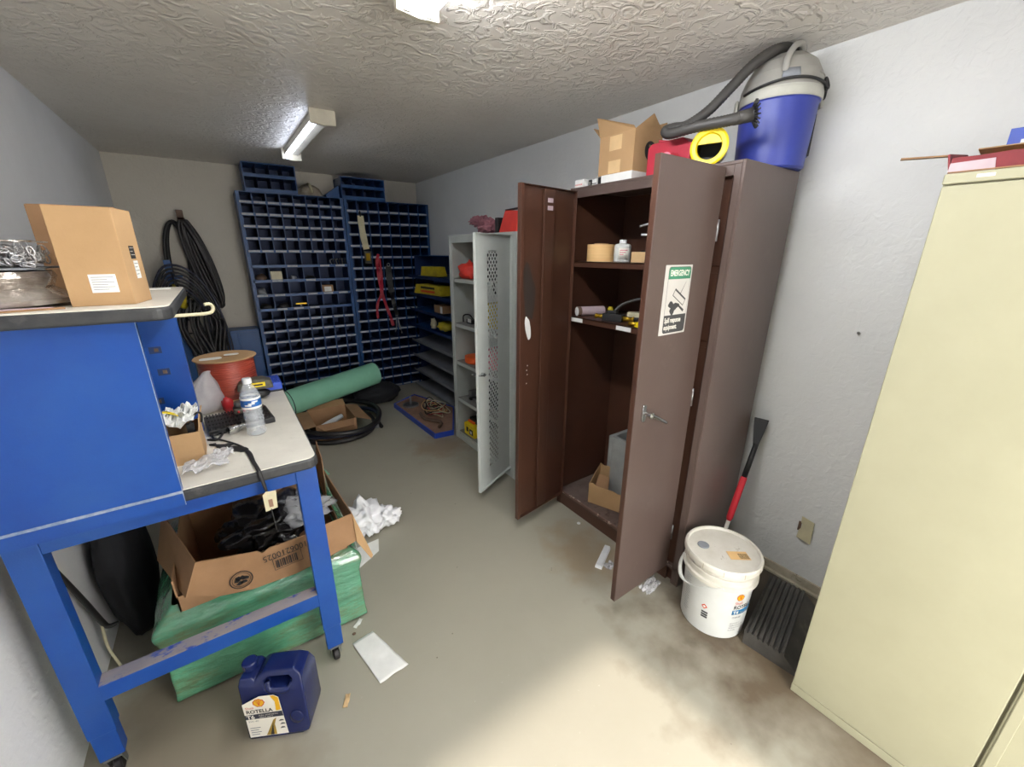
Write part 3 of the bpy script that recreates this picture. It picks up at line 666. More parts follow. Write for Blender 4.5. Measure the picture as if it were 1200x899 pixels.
# tray carton on top
rb_ = thing('red_carton', 'torn open dark red cardboard tray on the beige cabinet', 'box', (1.75, .0, 1.79))
b = B(); zz = 1.791
pts = [(y, .036+.006*noise.noise(Vector((y*12, 1, 0)))) for y in [i*.05 for i in range(-9, 7)]]
b.slab([(1.545, .30, zz), (1.545, -.45, zz)]+[(1.545, y, zz+h) for y, h in [(-.45, .03)]+[(y, h) for y, h in pts]+[(.30, .03)]], .004, 'oxblood')
pts2 = [(y, .075+.010*noise.noise(Vector((y*16, 5, 0)))) for y in [i*.04 for i in range(-11, 8)]]
b.slab([(1.84, -.45, zz), (1.84, .30, zz)]+[(1.84, y, zz+h) for y, h in pts2[::-1]], .004, 'cardboard_dull')
b.slab([(1.54, .30, zz+.004), (1.84, .30, zz+.004), (1.84, -.45, zz+.004), (1.54, -.45, zz+.004)][::-1], .003, 'cardboard_dull')
b.slab([(1.84, .30, zz), (1.545, .30, zz), (1.545, .31, zz+.045), (1.84, .33, zz+.082)], .004, 'oxblood')
b.build('tray_body', rb_)
B().slab([(1.545, .31, zz+.045), (1.545, .40, zz+.052), (1.62, .42, zz+.060), (1.66, .32, zz+.058)][::-1], .003, 'cardboard_in').build('flap', rb_)
B().slab([(1.543, .302, zz-.012), (1.543, .22, zz-.004), (1.543, .225, zz+.026), (1.543, .30, zz+.024)], .002, 'lavender').build('label_tab', rb_)
B().slab([(1.84, .30, zz+.078), (1.84, -.45, zz+.078), (1.80, -.45, zz+.088), (1.79, .30, zz+.086)], .003, 'cardboard').build('flap', rb_)
single(B().box(1.86, 1.98, .12, .26, 1.791, 1.93, 'powderblue').box(1.858, 1.86, .17, .235, 1.86, 1.90, 'cap'), 'blue_box', 'small bright blue box behind the red tray on the beige cabinet', 'box', bevel=.004)

# ------------------------------------------------------------------ grey locker
LX, LY0, LY1, LH, LD = 1.53, 2.14, 3.06, 1.72, .46
lk = thing('metal_locker', 'light grey metal locker with a perforated open door between the bins and brown cabinet', 'locker', (LX+LD/2, 2.6, 0))
b = B().box(LX, LX+LD, LY0, LY0+.012, 0, LH, 'locker').box(LX, LX+LD, LY1-.012, LY1, 0, LH, 'locker').box(LX+LD-.01, LX+LD, LY0+.012, LY1-.012, 0, LH, 'locker_shaded').box(LX, LX+LD-.01, LY0+.012, LY1-.012, LH-.012, LH, 'locker')
b.box(LX, LX+.014, LY0+.012, LY0+.055, 0, LH-.012, 'locker').box(LX, LX+.014, LY1-.05, LY1-.012, 0, LH-.012, 'locker').box(LX-.004, LX+.01, LY1-.03, LY1-.006, .0, LH-.01, 'locker')
b.box(LX, LX+.014, LY0+.055, LY1-.05, LH-.055, LH-.012, 'locker').box(LX, LX+.014, LY0+.055, LY1-.05, 0, .05, 'locker')
b.build('body', lk, bevel=.002)
for z in (.055, .375, .71, 1.035, 1.395):
    s_ = B().box(LX+.02, LX+LD-.012, LY0+.014, LY1-.014, z-.004, z, 'locker_shaded').box(LX+.018, LX+.026, LY0+.014, LY1-.014, z-.028, z, 'locker')
    s_.build('shelf', lk, bevel=.0015)
# door
hy, z0, z1, W = 2.20, .085, 1.70, .385
u = Vector((1.162-1.525, 2.032-2.20, 0)); W = u.length; Tl = frame((LX-.004, hy, z0), u, (0, 0, 1)); Hh = z1-z0
d = B(); px0, px1, pz0, pz1 = W*.38, W*.66, .13, Hh-.09   # x from hinge
for (a, c, e, f_) in ((0, px0, 0, Hh), (px1, W, 0, Hh), (px0, px1, 0, pz0), (px0, px1, pz1, Hh)): d.box(a, c, e, f_, -.001, .001, 'locker', Tl)
d.box(W-.003, W, 0, Hh, -.018, .001, 'locker', Tl).box(0, .003, 0, Hh, -.018, .001, 'locker', Tl).box(0, W, Hh-.003, Hh, -.018, .001, 'locker', Tl).box(0, W, 0, .003, -.018, .001, 'locker', Tl)
dr = d.build('door', lk)
ms = B(); pitch = .040; ww = px1-px0
k = -int(ww/pitch)-40
z = pz0-ww*1.3
while z < pz1:
    for sgn in (1, -1):
        # bar from left to right rising ww*1.3
        za, zb_ = (z, z+ww*1.3) if sgn > 0 else (z+ww*1.3, z)
        # clip
        xa, xb = 0, ww
        def clip(za, zb_, xa, xb):
            pts = []
            for t in (0, 1): pts.append((xa+(xb-xa)*t, za+(zb_-za)*t))
            (x1_, y1_), (x2_, y2_) = pts
            def at(y): return x1_+(x2_-x1_)*(y-y1_)/(y2_-y1_)
            res = []
            for (x_, y_) in pts:
                if y_ < pz0: res.append((at(pz0), pz0))
                elif y_ > pz1: res.append((at(pz1), pz1))
                else: res.append((x_, y_))
            return res
        if min(za, zb_) < pz1 and max(za, zb_) > pz0:
            (xa, za), (xb, zb_) = clip(za, zb_, 0, ww)
            if abs(xb-xa) > .002:
                dv = Vector((xb-xa, zb_-za)); nn = Vector((-dv.y, dv.x)).normalized()*.0038
                ms.slab([(px0+xa-nn.x, za-nn.y, .0008), (px0+xb-nn.x, zb_-nn.y, .0008), (px0+xb+nn.x, zb_+nn.y, .0008), (px0+xa+nn.x, za+nn.y, .0008)], .0016, 'locker', T=Tl)
    z += pitch
ms.build('mesh_panel', dr)['label'] = 'diamond perforated panel'
for zz in (.12, Hh/2-.05, Hh-.12): B().box(-.006, .012, zz-.03, zz+.03, .001, .004, 'locker', Tl).build('hinge', dr, bevel=.001)
for zz in (.25, .82, 1.36): B().box(.014, .021, zz-.19, zz+.19, .0012, .002, 'signdark', Tl).build('slot', dr)
hd_ = B()
for s in (1, -1):
    hd_.lathe([(.012, 0), (.012, .022), (.007, .026)], 'chrome', Tl @ TR((W-.06, .80, 0)) @ Matrix.Scale(s, 4, (0, 0, 1)), 16)
    hd_.tube([(W-.065, .80, s*.024), (W-.03, .803, s*.026), (W-.02+.025, .812, s*.028)], [.007, .006, .005], 'chrome', 10, T=Tl)
hd_.build('handle', dr)['label'] = 'chrome turn handle'
B().tube([(W*.48, 1.33, .004), (W*.44, 1.30, .008), (W*.42, 1.27, .006)], .008, 'black', 8, T=Tl).build('latch_hook', dr)

# locker contents
def lump(name, label, cat, c, r, m, seed, amp=.3, zmin=None, **k):
    return single(B().blob(c, r, m, amp, 3, 3, seed, c[2]-r[2]*.7 if zmin is None else zmin), name, label, cat, **k)
lump('orange_vest', 'crumpled bright orange vest on the top shelf of the grey locker', 'vest', (1.64, 2.93, 1.395+.055), (.07, .12, .075), 'brightred', 3, .5, 1.396)
gb = B().box(1.62, 1.68, 2.88, 2.97, 1.036, 1.07, 'black').box(1.618, 1.62, 2.89, 2.945, 1.048, 1.078, 'paper')
gb.tube([(1.62, 3.02, 1.04), (1.63, 3.03, 1.09), (1.66, 2.99, 1.10), (1.67, 2.95, 1.07)], .006, 'black', 8)
single(gb, 'gauge_set', 'small black device with white label on the second locker shelf', 'device', bevel=.002)
single(B().lathe([(.03, 0), (.085, 0), (.09, .01), (.09, .055), (.03, .06)], 'orange', TR((1.66, 2.90, .711)), 28), 'orange_reel', 'round orange plastic reel on the middle locker shelf', 'reel')
lump('black_pouch', 'black pouch behind the orange reel on the middle locker shelf', 'pouch', (1.80, 2.85, .711+.05), (.07, .09, .07), 'darkcloth', 5, .3, .7115)
sk = thing('socket_set', 'black and grey tools lying on the fourth locker shelf', 'tool', (1.64, 2.92, .376))
B().box(1.60, 1.69, 2.90, 2.93, .376, .395, 'black').box(1.62, 1.64, 2.84, 3.0, .376, .392, 'steel').build('wrench', sk, bevel=.003)
B().box(1.64, 1.72, 2.95, 3.01, .376, .43, 'steel').build('socket', sk, bevel=.002)
B().lathe([(.02, 0), (.02, .05)], 'black', TR((1.72, 2.86, .376)), 16).build('socket', sk)
single(B().box(1.57, 1.72, 2.80, 2.97, .056, .16, 'yellow').box(1.568, 1.57, 2.82, 2.88, .075, .125, 'black').box(1.566, 1.568, 2.835, 2.865, .085, .11, 'paper').box(1.566, 1.57, 2.90, 2.93, .09, .13, 'black'), 'yellow_tool_case', 'yellow plastic tool case with black label on the bottom locker shelf', 'tool case', bevel=.006)
single(B().box(1.62, 1.76, 2.70, 2.96, .161, .20, 'black').box(1.60, 1.62, 2.86, 2.96, .161, .18, 'orange'), 'black_tray', 'black tool with orange trim lying on the yellow case in the locker', 'tool', bevel=.004)
single(B().box(1.66, 1.80, 2.60, 2.77, 1.036, 1.22, 'dullyellow'), 'yellow_box', 'yellow box on the second locker shelf, seen through the perforated door', 'box', bevel=.004)
single(B().box(1.64, 1.78, 2.58, 2.76, .711, .86, 'pink'), 'pink_box', 'pink box on the middle locker shelf, seen through the perforated door', 'box', bevel=.004)
single(B().box(1.66, 1.84, 2.60, 2.78, 1.396, 1.60, 'black'), 'dark_backing_block', 'added dark block on the top locker shelf, behind the perforated door', 'box', bevel=.004)  # dark block added so the holes of the door mesh look shaded
single(B().box(1.66, 1.84, 2.50, 2.74, .376, .60, 'darkcloth'), 'black_crate', 'added dark block on the fourth locker shelf, behind the perforated door', 'crate', bevel=.004)  # another dark block added to darken what shows through the mesh
# on top of the locker
mc = B().blob((1.66, 2.66, LH+.055), (.07, .10, .05), 'pinkcloth', .6, 3, 4, 9, LH+.001).blob((1.68, 2.83, LH+.10), (.05, .11, .035), 'pinkcloth', .5, 3, 4, 12).blob((1.66, 2.52, LH+.04), (.05, .06, .045), 'pinkcloth', .6, 4, 3, 2, LH+.001)
single(mc, 'pink_cloth', 'crumpled mauve pink cloth on top of the grey locker', 'cloth')
rs = thing('red_bag', 'bright red folded bag with black trim on the grey locker beside the brown door', 'bag', (1.66, 2.36, LH))
B().slab([(1.60, 2.45, LH+.002), (1.60, 2.24, LH+.002), (1.62, 2.24, LH+.13), (1.62, 2.40, LH+.145)], .10, 'brightred').build('bag_body', rs, bevel=.01)
B().box(1.60, 1.66, 2.455, 2.49, LH+.001, LH+.10, 'black').slab([(1.62, 2.40, LH+.146), (1.62, 2.24, LH+.15), (1.68, 2.24, LH+.155), (1.68, 2.38, LH+.15)], .006, 'black').build('trim', rs, bevel=.004)

# ------------------------------------------------------------------ blue bin shelving at the far wall
BYF, BYB = 4.745, 5.07
def bin_unit(x0, x1, ztop, bands, label, ncard_rows):
    t = thing('bin_shelving', label, 'shelving', ((x0+x1)/2, (BYF+BYB)/2, 0))
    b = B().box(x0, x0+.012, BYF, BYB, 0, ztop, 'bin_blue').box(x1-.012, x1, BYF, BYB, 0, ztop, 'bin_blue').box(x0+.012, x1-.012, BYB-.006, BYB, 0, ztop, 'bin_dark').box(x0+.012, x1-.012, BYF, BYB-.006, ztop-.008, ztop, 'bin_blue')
    b.box(x0+.012, x0+.03, BYF, BYF+.004, 0, ztop-.008, 'bin_blue').box(x1-.03, x1-.012, BYF, BYF+.004, 0, ztop-.008, 'bin_blue')
    b.build('frame', t, bevel=.001)
    cards = 0; extra = B()
    prev = ztop-.008
    # bands: list of (shelf z, columns)
    i = 0
    groups = []
    for z, nc in bands:
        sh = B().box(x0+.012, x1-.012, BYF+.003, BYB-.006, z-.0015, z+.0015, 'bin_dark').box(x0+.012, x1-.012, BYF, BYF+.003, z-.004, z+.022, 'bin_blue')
        so = sh.build('shelf', t)
        w = (x1-x0-.024)/nc
        for c in range(nc):
            xa = x0+.012+c*w+w*.09; xb = xa+w*.82
            if nc == 6:
                if random.random() < .55: continue
                xb = xa+w*.6
            za = z+.001; zb_ = z+.019
            tilt = random.uniform(-.001, .001)
            P = [(xa, BYF-.0006, za), (xb, BYF-.0006, za+tilt), (xb, BYF-.0006, zb_+tilt), (xa, BYF-.0006, zb_)]
            if cards < 98:
                B().slab(P, .0005, 'card').build('label_card', so); cards += 1
            else: extra.slab(P, .0005, 'card')
        if groups and groups[-1][2] == nc: groups[-1][0] = z
        else: groups.append([z, prev, nc])
        prev = z
    for zlo, zhi, nc in groups:
        w = (x1-x0-.024)/nc
        for c in range(1, nc):
            xx = x0+.012+c*w
            B().box(xx-.001, xx+.001, BYF+.004, BYB-.006, zlo, zhi, 'bin_dark').box(xx-.003, xx+.003, BYF+.003, BYF+.006, zlo, zhi, 'bin_blue').build('divider', t)
    if extra.v:
        e = extra.build('label_cards', t); e['kind'] = 'stuff'
    return t
left_b = [(z, 8) for z in (2.020, 1.915, 1.808, 1.700, 1.585)]+[(z, 6) for z in (1.445, 1.305, 1.165, 1.025)]+[(1.025-.1115*k, 8) for k in range(1, 10)]
right_b = [(2.110-.1165*k, 8) for k in range(1, 19)]
bin_unit(.252, 1.188, 2.12, left_b, 'left blue metal pigeonhole parts bin with wider rows halfway up', 12)
bin_unit(1.194, 2.130, 2.115, right_b, 'right blue metal pigeonhole parts bin of even small cells beside the right wall', 12)
def small_bin(x0, x1, z0, z1, yf, label):
    t = thing('small_bin', label, 'bin', ((x0+x1)/2, yf+.15, z0))
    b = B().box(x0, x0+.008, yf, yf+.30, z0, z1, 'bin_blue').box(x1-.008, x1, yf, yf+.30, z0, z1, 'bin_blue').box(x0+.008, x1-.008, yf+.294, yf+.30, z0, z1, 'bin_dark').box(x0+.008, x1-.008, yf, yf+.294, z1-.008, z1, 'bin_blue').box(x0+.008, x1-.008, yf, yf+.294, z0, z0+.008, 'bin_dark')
    b.build('frame', t)
    h = (z1-z0)/2
    for k in range(2):
        B().box(x0+.008, x1-.008, yf+.002, yf+.294, z0+k*h+.0085, z0+k*h+.0105, 'bin_dark').box(x0+.008, x1-.008, yf-.001, yf+.002, z0+k*h+.001, z0+k*h+.030, 'bin_blue').build('shelf', t)
    for c in range(1, 4):
        xx = x0+(x1-x0)*c/4; B().box(xx-.0015, xx+.0015, yf+.01, yf+.294, z0+.011, z1-.008, 'bin_dark').build('divider', t)
    return t
small_bin(.338, .775, 2.122, 2.368, BYF, 'small two-row blue bin standing on the left parts bin')
small_bin(1.185, 1.635, 2.117, 2.325, BYF, 'small two-row blue bin standing on the right parts bin')
hh_ = thing('hard_hat', 'dirty tan hard hat on the left parts bin between the two small bins', 'hard hat', (.92, 4.87, 2.12))
B().lathe([(.125, .0), (.118, .03), (.095, .08), (.055, .108), (0, .118)], 'hat', TR((.905, 4.89, 2.121)), 32).build('shell', hh_)
B().lathe([(.118, .0), (.152, .004), (.150, .010), (.118, .012)], 'hat', TR((.905, 4.89, 2.121)), 32).build('brim', hh_)
B().tube([(.905, 4.78, 2.15), (.905, 4.80, 2.21), (.905, 4.89, 2.243), (.905, 4.98, 2.21)], .014, 'cream', 8).build('ridge', hh_)
single(B().prism([(0, 0), (.13, 0), (.13, .12), (0, .03)], 0, .16, 'bin_blue', frame((1.04, 4.78, 2.121), (1, 0, 0), (0, 0, 1)) @ Matrix.Scale(-1, 4, (0, 0, 1))), 'scoop_bin', 'small blue sloping scoop bin beside the right small bin, under the ceiling', 'bin', bevel=.002)

# small things kept in the wide rows
def inbin(name, label, cat, b, **k): return single(b, name, label, cat, **k)
inbin('cream_box', 'square cream box in the wide row of the left parts bin', 'box', B().box(.425, .525, 4.76, 4.84, 1.3065, 1.406, 'cream'), bevel=.002)
inbin('brown_box', 'small brown box with pale label in the left parts bin', 'box', B().box(.88, .99, 4.76, 4.84, 1.1665, 1.255, 'cardboard_dull').box(.90, .97, 4.758, 4.76, 1.19, 1.24, 'paper'), bevel=.002)
inbin('metal_bracket', 'shiny metal bracket in the lowest wide row of the left parts bin', 'bracket', B().box(.60, .70, 4.765, 4.81, 1.0265, 1.045, 'black').box(.61, .71, 4.765, 4.80, 1.07, 1.085, 'brass').box(.65, .66, 4.77, 4.79, 1.045, 1.07, 'steel'), bevel=.002)
wb = B()
for k in range(6): wb.tube([(1.02+.025*k, 4.80, 1.4465+.01), (1.0+.028*k, 4.755, 1.47), (.985+.03*k, 4.735, 1.505+.004*k), (1.02+.025*k, 4.78, 1.52)], .006, 'black' if k % 2 else 'steel', 8, res=4)
inbin('cable_ties', 'bundle of black and silver straps sticking out of the left parts bin', 'straps', wb)
for i, (x, z, w, h, mname) in enumerate(((.285, 1.3065, .11, .07, 'rust'), (.285, 1.0265, .12, .06, 'rubber'), (.45, 1.0265, .10, .06, 'rubber'), (.74, 1.3065, .09, .05, 'darkcloth'), (.28, 1.1665, .09, .07, 'greyink'), (.60, 1.3065, .06, .05, 'greyink'))):
    rows = {1.3065: 'second', 1.1665: 'third', 1.0265: 'lowest'}
    b = B().blob((x+w/2, 4.82, z+h*.5), (w*.5, .05, h*.55), M[mname], .5, 4, 2, 20+i, z+.0005)
    inbin('loose_parts', ('reddish brown', 'black', 'black, second of two', 'dark blue', 'grey', 'small grey')[i]+' heap of parts in the '+rows[z]+' wide row of the left bin', 'parts', b)

# straps hanging on the right unit
def ribbon(b, pts, w, m, T=None):
    P = spline([Vector(p) for p in pts], 6, False)
    vs = []
    for i, p in enumerate(P):
        a = P[max(0, i-1)]; c = P[min(len(P)-1, i+1)]; t = (c-a).normalized(); s = Vector((t.z, 0, -t.x)).normalized()*w/2
        tw = Vector((0, .006*math.sin(i*.9), 0)); vs += [p-s+tw, p+s-tw]
    n = len(P); fs = [(2*i, 2*i+1, 2*i+3, 2*i+2) for i in range(n-1)]
    k = len(vs); vs2 = vs+[v+Vector((0, .002, 0)) for v in vs]; fs2 = fs+[tuple(reversed([q+k for q in f])) for f in fs]
    fs2 += [(2*i, 2*i+2, 2*i+2+k, 2*i+k) for i in range(n-1)]+[(2*i+1, 2*i+1+k, 2*i+3+k, 2*i+3) for i in range(n-1)]
    b.add(vs2, fs2, m, False, T)
ys = thing('ratchet_strap', 'yellow webbing strap with black buckle hanging on the right parts bin', 'strap', (1.35, 4.73, 1.45))
b = B(); ribbon(b, [(1.345, 4.735, 1.96), (1.347, 4.73, 1.88), (1.355, 4.728, 1.75), (1.375, 4.73, 1.62)], .066, 'cream'); b.build('webbing', ys)
B().box(1.345, 1.415, 4.715, 4.738, 1.47, 1.60, 'olive').box(1.355, 1.40, 4.705, 4.715, 1.50, 1.58, 'brass').build('buckle', ys, bevel=.004)
B().tube([(1.345, 4.76, 1.99), (1.345, 4.735, 2.0), (1.345, 4.73, 1.95)], .008, 'black', 8).build('hook', ys)
b = B(); ribbon(b, [(1.50, 4.735, 1.57), (1.475, 4.73, 1.48), (1.48, 4.728, 1.33), (1.497, 4.728, 1.16), (1.535, 4.73, 1.0), (1.575, 4.732, .87), (1.60, 4.735, .76)], .034, 'crimson')
ribbon(b, [(1.505, 4.727, 1.52), (1.51, 4.727, 1.35), (1.50, 4.727, 1.16), (1.44, 4.73, 1.03), (1.425, 4.732, .93), (1.43, 4.735, .86)], .028, 'crimson')
single(b, 'lifting_strap', 'dark red looped webbing strap hanging on the right parts bin', 'strap')
b = B(); ribbon(b, [(1.60, 4.735, 1.44), (1.60, 4.73, 1.30), (1.61, 4.728, 1.15)], .07, 'signdark'); ribbon(b, [(1.61, 4.728, 1.15), (1.63, 4.728, 1.0), (1.655, 4.73, .88)], .045, 'black')
ribbon(b, [(1.655, 4.732, .88), (1.68, 4.734, .74), (1.70, 4.735, .66)], .014, 'steel'); ribbon(b, [(1.64, 4.731, .88), (1.64, 4.733, .76), (1.62, 4.735, .68)], .012, 'greyink')
b.lathe([(.012, 0), (.02, 0), (.02, .004), (.012, .004), (.012, 0)], 'steel', frame((1.60, 4.728, 1.455), (1, 0, 0), (0, 0, 1)), 16)
single(b, 'lanyard', 'black and grey lanyard with metal ring hanging right of the red strap', 'lanyard')

# ------------------------------------------------------------------ side shelving along the right wall
sx0, sx1, sy0, sy1 = 1.90, 2.13, 3.50, 4.70
su = thing('side_shelving', 'dark blue open shelf rack along the right wall beside the grey locker', 'shelving', (2.0, 4.1, 0))
b = B().box(sx0, sx1, sy0, sy0+.01, 0, 1.56, 'bin_blue').box(sx0, sx1, sy1-.01, sy1, 0, 1.56, 'bin_dark').box(sx1-.008, sx1, sy0+.01, sy1-.01, 0, 1.56, 'bin_dark').box(sx0+.02, sx1-.008, sy0+.01, sy1-.01, 1.552, 1.56, 'bin_blue')
b.build('frame', su)
for k, z in enumerate((.03, .215, .40, .585, .77, .955, 1.14, 1.33)):
    m_ = 'bin_blue' if k > 4 else 'greyink'
    b = B().slab([(sx0-.09, sy0+.012, z-.012), (sx1-.01, sy0+.012, z+.03), (sx1-.01, sy1-.012, z+.03), (sx0-.09, sy1-.012, z-.012)][::1], .003, 'greyink' if k < 4 else 'bin_blue')
    b.slab([(sx0-.09, sy0+.012, z-.012), (sx0-.09, sy1-.012, z-.012), (sx0-.095, sy1-.012, z+.018), (sx0-.095, sy0+.012, z+.018)], .003, m_ if k < 4 else 'bin_dark')
    b.build('shelf', su)
def yellow_pack(c, dims, label, m='dullyellow', txt=None):
    t = thing('yellow_package', label, 'package', (c[0], c[1], c[2]))
    T_ = TR(c, PI/2+.12)
    B().prism([(-dims[0]/2, 0), (dims[0]/2, 0), (dims[0]*.42, dims[2]), (-dims[0]*.38, dims[2])], -dims[1]/2, dims[1]/2, m, T_ @ Matrix(((1, 0, 0, 0), (0, 0, -1, 0), (0, 1, 0, 0), (0, 0, 0, 1)))).build('package_body', t, bevel=.006)
    if txt:
        e = B(); F = T_ @ frame((-dims[0]*.30, dims[1]/2+.0012, dims[2]*.55), (1, 0, 0), (0, 0, 1))
        for r in range(2): e.box(dims[0]*.05, dims[0]*.55, dims[2]*(.1-.38*r), dims[2]*(.32-.38*r), -.0005, .0005, ('ink', 'embred')[r], T_ @ frame((dims[0]*.28, dims[1]/2+.0012, dims[2]*.5), (-1, 0, 0), (0, 0, 1)))
        e.build('printed_panel', t)
yellow_pack((1.90, 4.18, 1.348), (.34, .13, .10), 'yellow folded package on the top level of the blue side rack')
yellow_pack((1.88, 4.16, 1.160), (.56, .16, .10), 'long yellow printed package on the second level of the blue side rack', txt='x')
single(B().box(1.84, 1.96, 3.88, 4.08, .982, 1.06, 'cardboard_dull').box(1.838, 1.84, 3.88, 3.93, .985, 1.055, 'paper'), 'kraft_box', 'small brown box with white end on the third level of the blue side rack', 'box', bevel=.003)
single(B().blob((1.88, 3.90, .795+.05), (.08, .10, .055), 'dullyellow', .3, 3, 3, 4, .80).blob((1.83, 4.10, .80+.05), (.025, .05, .06), 'cream', .5, 3, 3, 6, .80), 'yellow_bundle', 'yellow and cream bundle on the fourth level of the blue side rack', 'bundle')

# ------------------------------------------------------------------ blue low cabinet and hoses on the back wall left
lowc = thing('low_parts_cabinet', 'low blue metal parts cabinet at the back wall left of the tall bins', 'cabinet', (0, 4.95, 0))
b = B().box(-.12, .245, 4.86, 5.08, 0, .84, 'bin_blue'); b.build('body', lowc, bevel=.003)
for k in range(3):
    for c in range(2): B().box(-.11+c*.178, .055+c*.178, 4.852, 4.86, .06+k*.26, .30+k*.26, 'bin_blue').build('drawer', lowc, bevel=.002)
def coil(b, cx, cy, cz, rx, rz, r, n, m, rot=0, jit=.02, depth=.06, seed=0, smin=.85):
    rnd = random.Random(seed)
    for k in range(n):
        jx, jz, s1, s2 = rnd.uniform(-jit, jit), rnd.uniform(-jit, jit), rnd.uniform(smin, 1.08), rnd.uniform(.93, 1.03)
        yy = cy-depth*k/max(1, n-1)
        P = []
        for i in range(16):
            a = 2*PI*i/16; x = rx*s1*math.cos(a); z = rz*s2*math.sin(a)
            P.append((cx+jx+x*math.cos(rot)-z*math.sin(rot), yy+.008*math.sin(a*3+k), cz+(jz if True else 0)+x*math.sin(rot)+z*math.cos(rot)))
        b.tube(P, r, m, 8, closed=True, res=3)
    return b
b = coil(B(), -.10, 5.05, 1.47, .062, .385, .013, 20, 'hose_wall', .20, .022, .11, 1, .25)
single(b, 'hose_coil', 'long coil of dark brown rubber hose hanging on the red wall hook', 'hose')
b = coil(B(), -.285, 5.05, 1.50, .085, .36, .015, 3, 'rubber', -.05, .012, .05, 2)
single(b, 'hose_loop', 'narrow black hose loop on the back wall left of the brown hose coil', 'hose')
single(B().box(-.215, -.165, 4.94, 5.09, 1.865, 1.885, 'rust').box(-.215, -.165, 4.94, 4.95, 1.865, 1.945, 'rust'), 'wall_hook', 'reddish brown metal hook on the back wall holding the hose coil', 'hook', bevel=.002)
rk = thing('hose_stand', 'dark blue post draped with navy hoses behind the workbench shelf', 'stand', (-.33, 4.72, 0))
B().box(-.37, -.32, 4.70, 4.74, 0, 1.52, 'bin_blue').box(-.47, -.20, 4.62, 4.82, 0, .02, 'bin_blue').box(-.42, -.26, 4.69, 4.75, 1.36, 1.39, 'bin_blue').build('post', rk, bevel=.003)
b = B()
rnd = random.Random(4)
for k in range(8):
    o_ = .026*k
    b.tube([(-.56+.016*k, 4.70-.01*k, .9), (-.50+.016*k, 4.70-.01*k, 1.22-.02*k), (-.38+.006*k, 4.69-.008*k, 1.46-.030*k), (-.22, 4.69-.01*k, 1.44-.034*k), (-.09-.010*k, 4.68, 1.24-.03*k), (-.02-.022*k, 4.67, .92), (-.01-.024*k, 4.66, .62), (-.06-.02*k, 4.66, .45)], .0095, ('navy', 'rubber', 'hose_wall')[k % 3], 8, res=5)
for k in range(9):
    q = rnd.uniform(-.04, .04)
    b.tube([(-.30+.03*k, 4.62-.006*k, 1.25-.03*k), (-.33+.035*k+q, 4.60, .95), (-.30+.03*k-q, 4.59, .65), (-.28+.03*k, 4.58, .40)], .014, ('hose_wall', 'rubber')[k % 2], 8, res=4)
b.build('draped_hose', rk)
wh = thing('wire_reel', 'dark round wire reel with spokes leaning under the draped hoses', 'reel', (-.2, 4.55, .6))
b = B()
for r_ in (.30, .24): b.tube([(-.20+r_*.55*math.cos(2*PI*i/20), 4.80-.02*math.cos(2*PI*i/20), .86+r_*math.sin(2*PI*i/20)) for i in range(20)], .012, 'rubber', 8, closed=True, res=2)
b.build('rim', wh)
for k in range(5):
    a = PI*k/5; B().tube([(-.20+.3*.55*math.cos(a), 4.80, .86+.3*math.sin(a)), (-.20-.3*.55*math.cos(a), 4.80, .86-.3*math.sin(a))], .007, 'greyink' if k == 2 else 'rubber', 6, res=1).build('spoke', wh)
B().box(-.23, -.17, 4.815, 4.84, .03, .90, 'bin_dark').box(-.30, -.14, 4.755, 4.855, 0, .03, 'bin_dark').build('stand', wh)
single(B().blob((-.31, 4.60, 1.21), (.05, .04, .09), 'dullyellow', .5, 4, 3, 8).tube([(-.31, 4.62, 1.28), (-.33, 4.66, 1.42)], .006, 'black', 6, res=1), 'yellow_strap_bundle', 'yellow strap bundle hanging from the blue post behind the bench shelf', 'strap')

# ------------------------------------------------------------------ workbench
TY0, TY1, TX0, TX1, TZ = 1.385, 2.42, -.62, .172, .937
wbn = thing('workbench', 'blue steel workbench with white laminate top on casters along the left wall', 'workbench', (-.22, 1.9, 0))
poly_ = rrect(TX0, TX1, TY0, TY1, .035, 6, (1, 0, 0, 1))
pin = rrect(TX0, TX1-.006, TY0+.006, TY1-.006, .03, 6, (1, 0, 0, 1))
B().prism(pin, TZ-.003, TZ, 'laminate').build('tabletop', wbn)
B().prism(poly_, TZ-.040, TZ-.003, 'black_edge').build('edge_trim', wbn, bevel=.008, seg=3)
for (x0, y0, fr) in ((-.565, 1.405, 1), (.097, 1.405, 1), (-.565, 2.335, 0), (.097, 2.335, 0)):
    lg = B().box(x0, x0+.065, y0, y0+.05, .19, TZ-.041, 'blue').box(x0+.003, x0+.062, y0+.003, y0+.047, .085, .19, 'blue')
    lo = lg.build('leg', wbn, bevel=.002)
    cx, cy = x0+.032, y0+.022
    ct = B().box(cx-.022, cx+.022, cy-.02, cy+.02, .078, .086, 'steel')
    for s in (-1, 1): ct.slab([(cx+s*.018, cy-.018, .08), (cx+s*.018, cy+.02, .08), (cx+s*.018, cy+.018, .022), (cx+s*.018, cy+.002, .022)][::s], .002, 'steel')
    ct.build('caster_fork', lo)
    B().lathe([(0, -.012), (.022, -.012), (.0275, -.008), (.0275, .008), (.022, .012), (0, .012)], 'rubber', frame((cx, cy+.008, .0285), (0, 1, 0), (0, 0, 1)), 20).build('caster_wheel', lo)
for (a, c, y) in ((-.500, .097, 1.407), (-.500, .097, 2.34)):
    B().box(a, c, y, y+.035, .845, TZ-.041, 'blue').build('apron', wbn, bevel=.002)
B().box(-.56, -.52, 1.456, 2.334, .845, TZ-.041, 'blue').build('apron', wbn, bevel=.002)
B().box(.12, .155, 1.456, 2.334, .865, TZ-.041, 'blue').build('apron', wbn, bevel=.002)
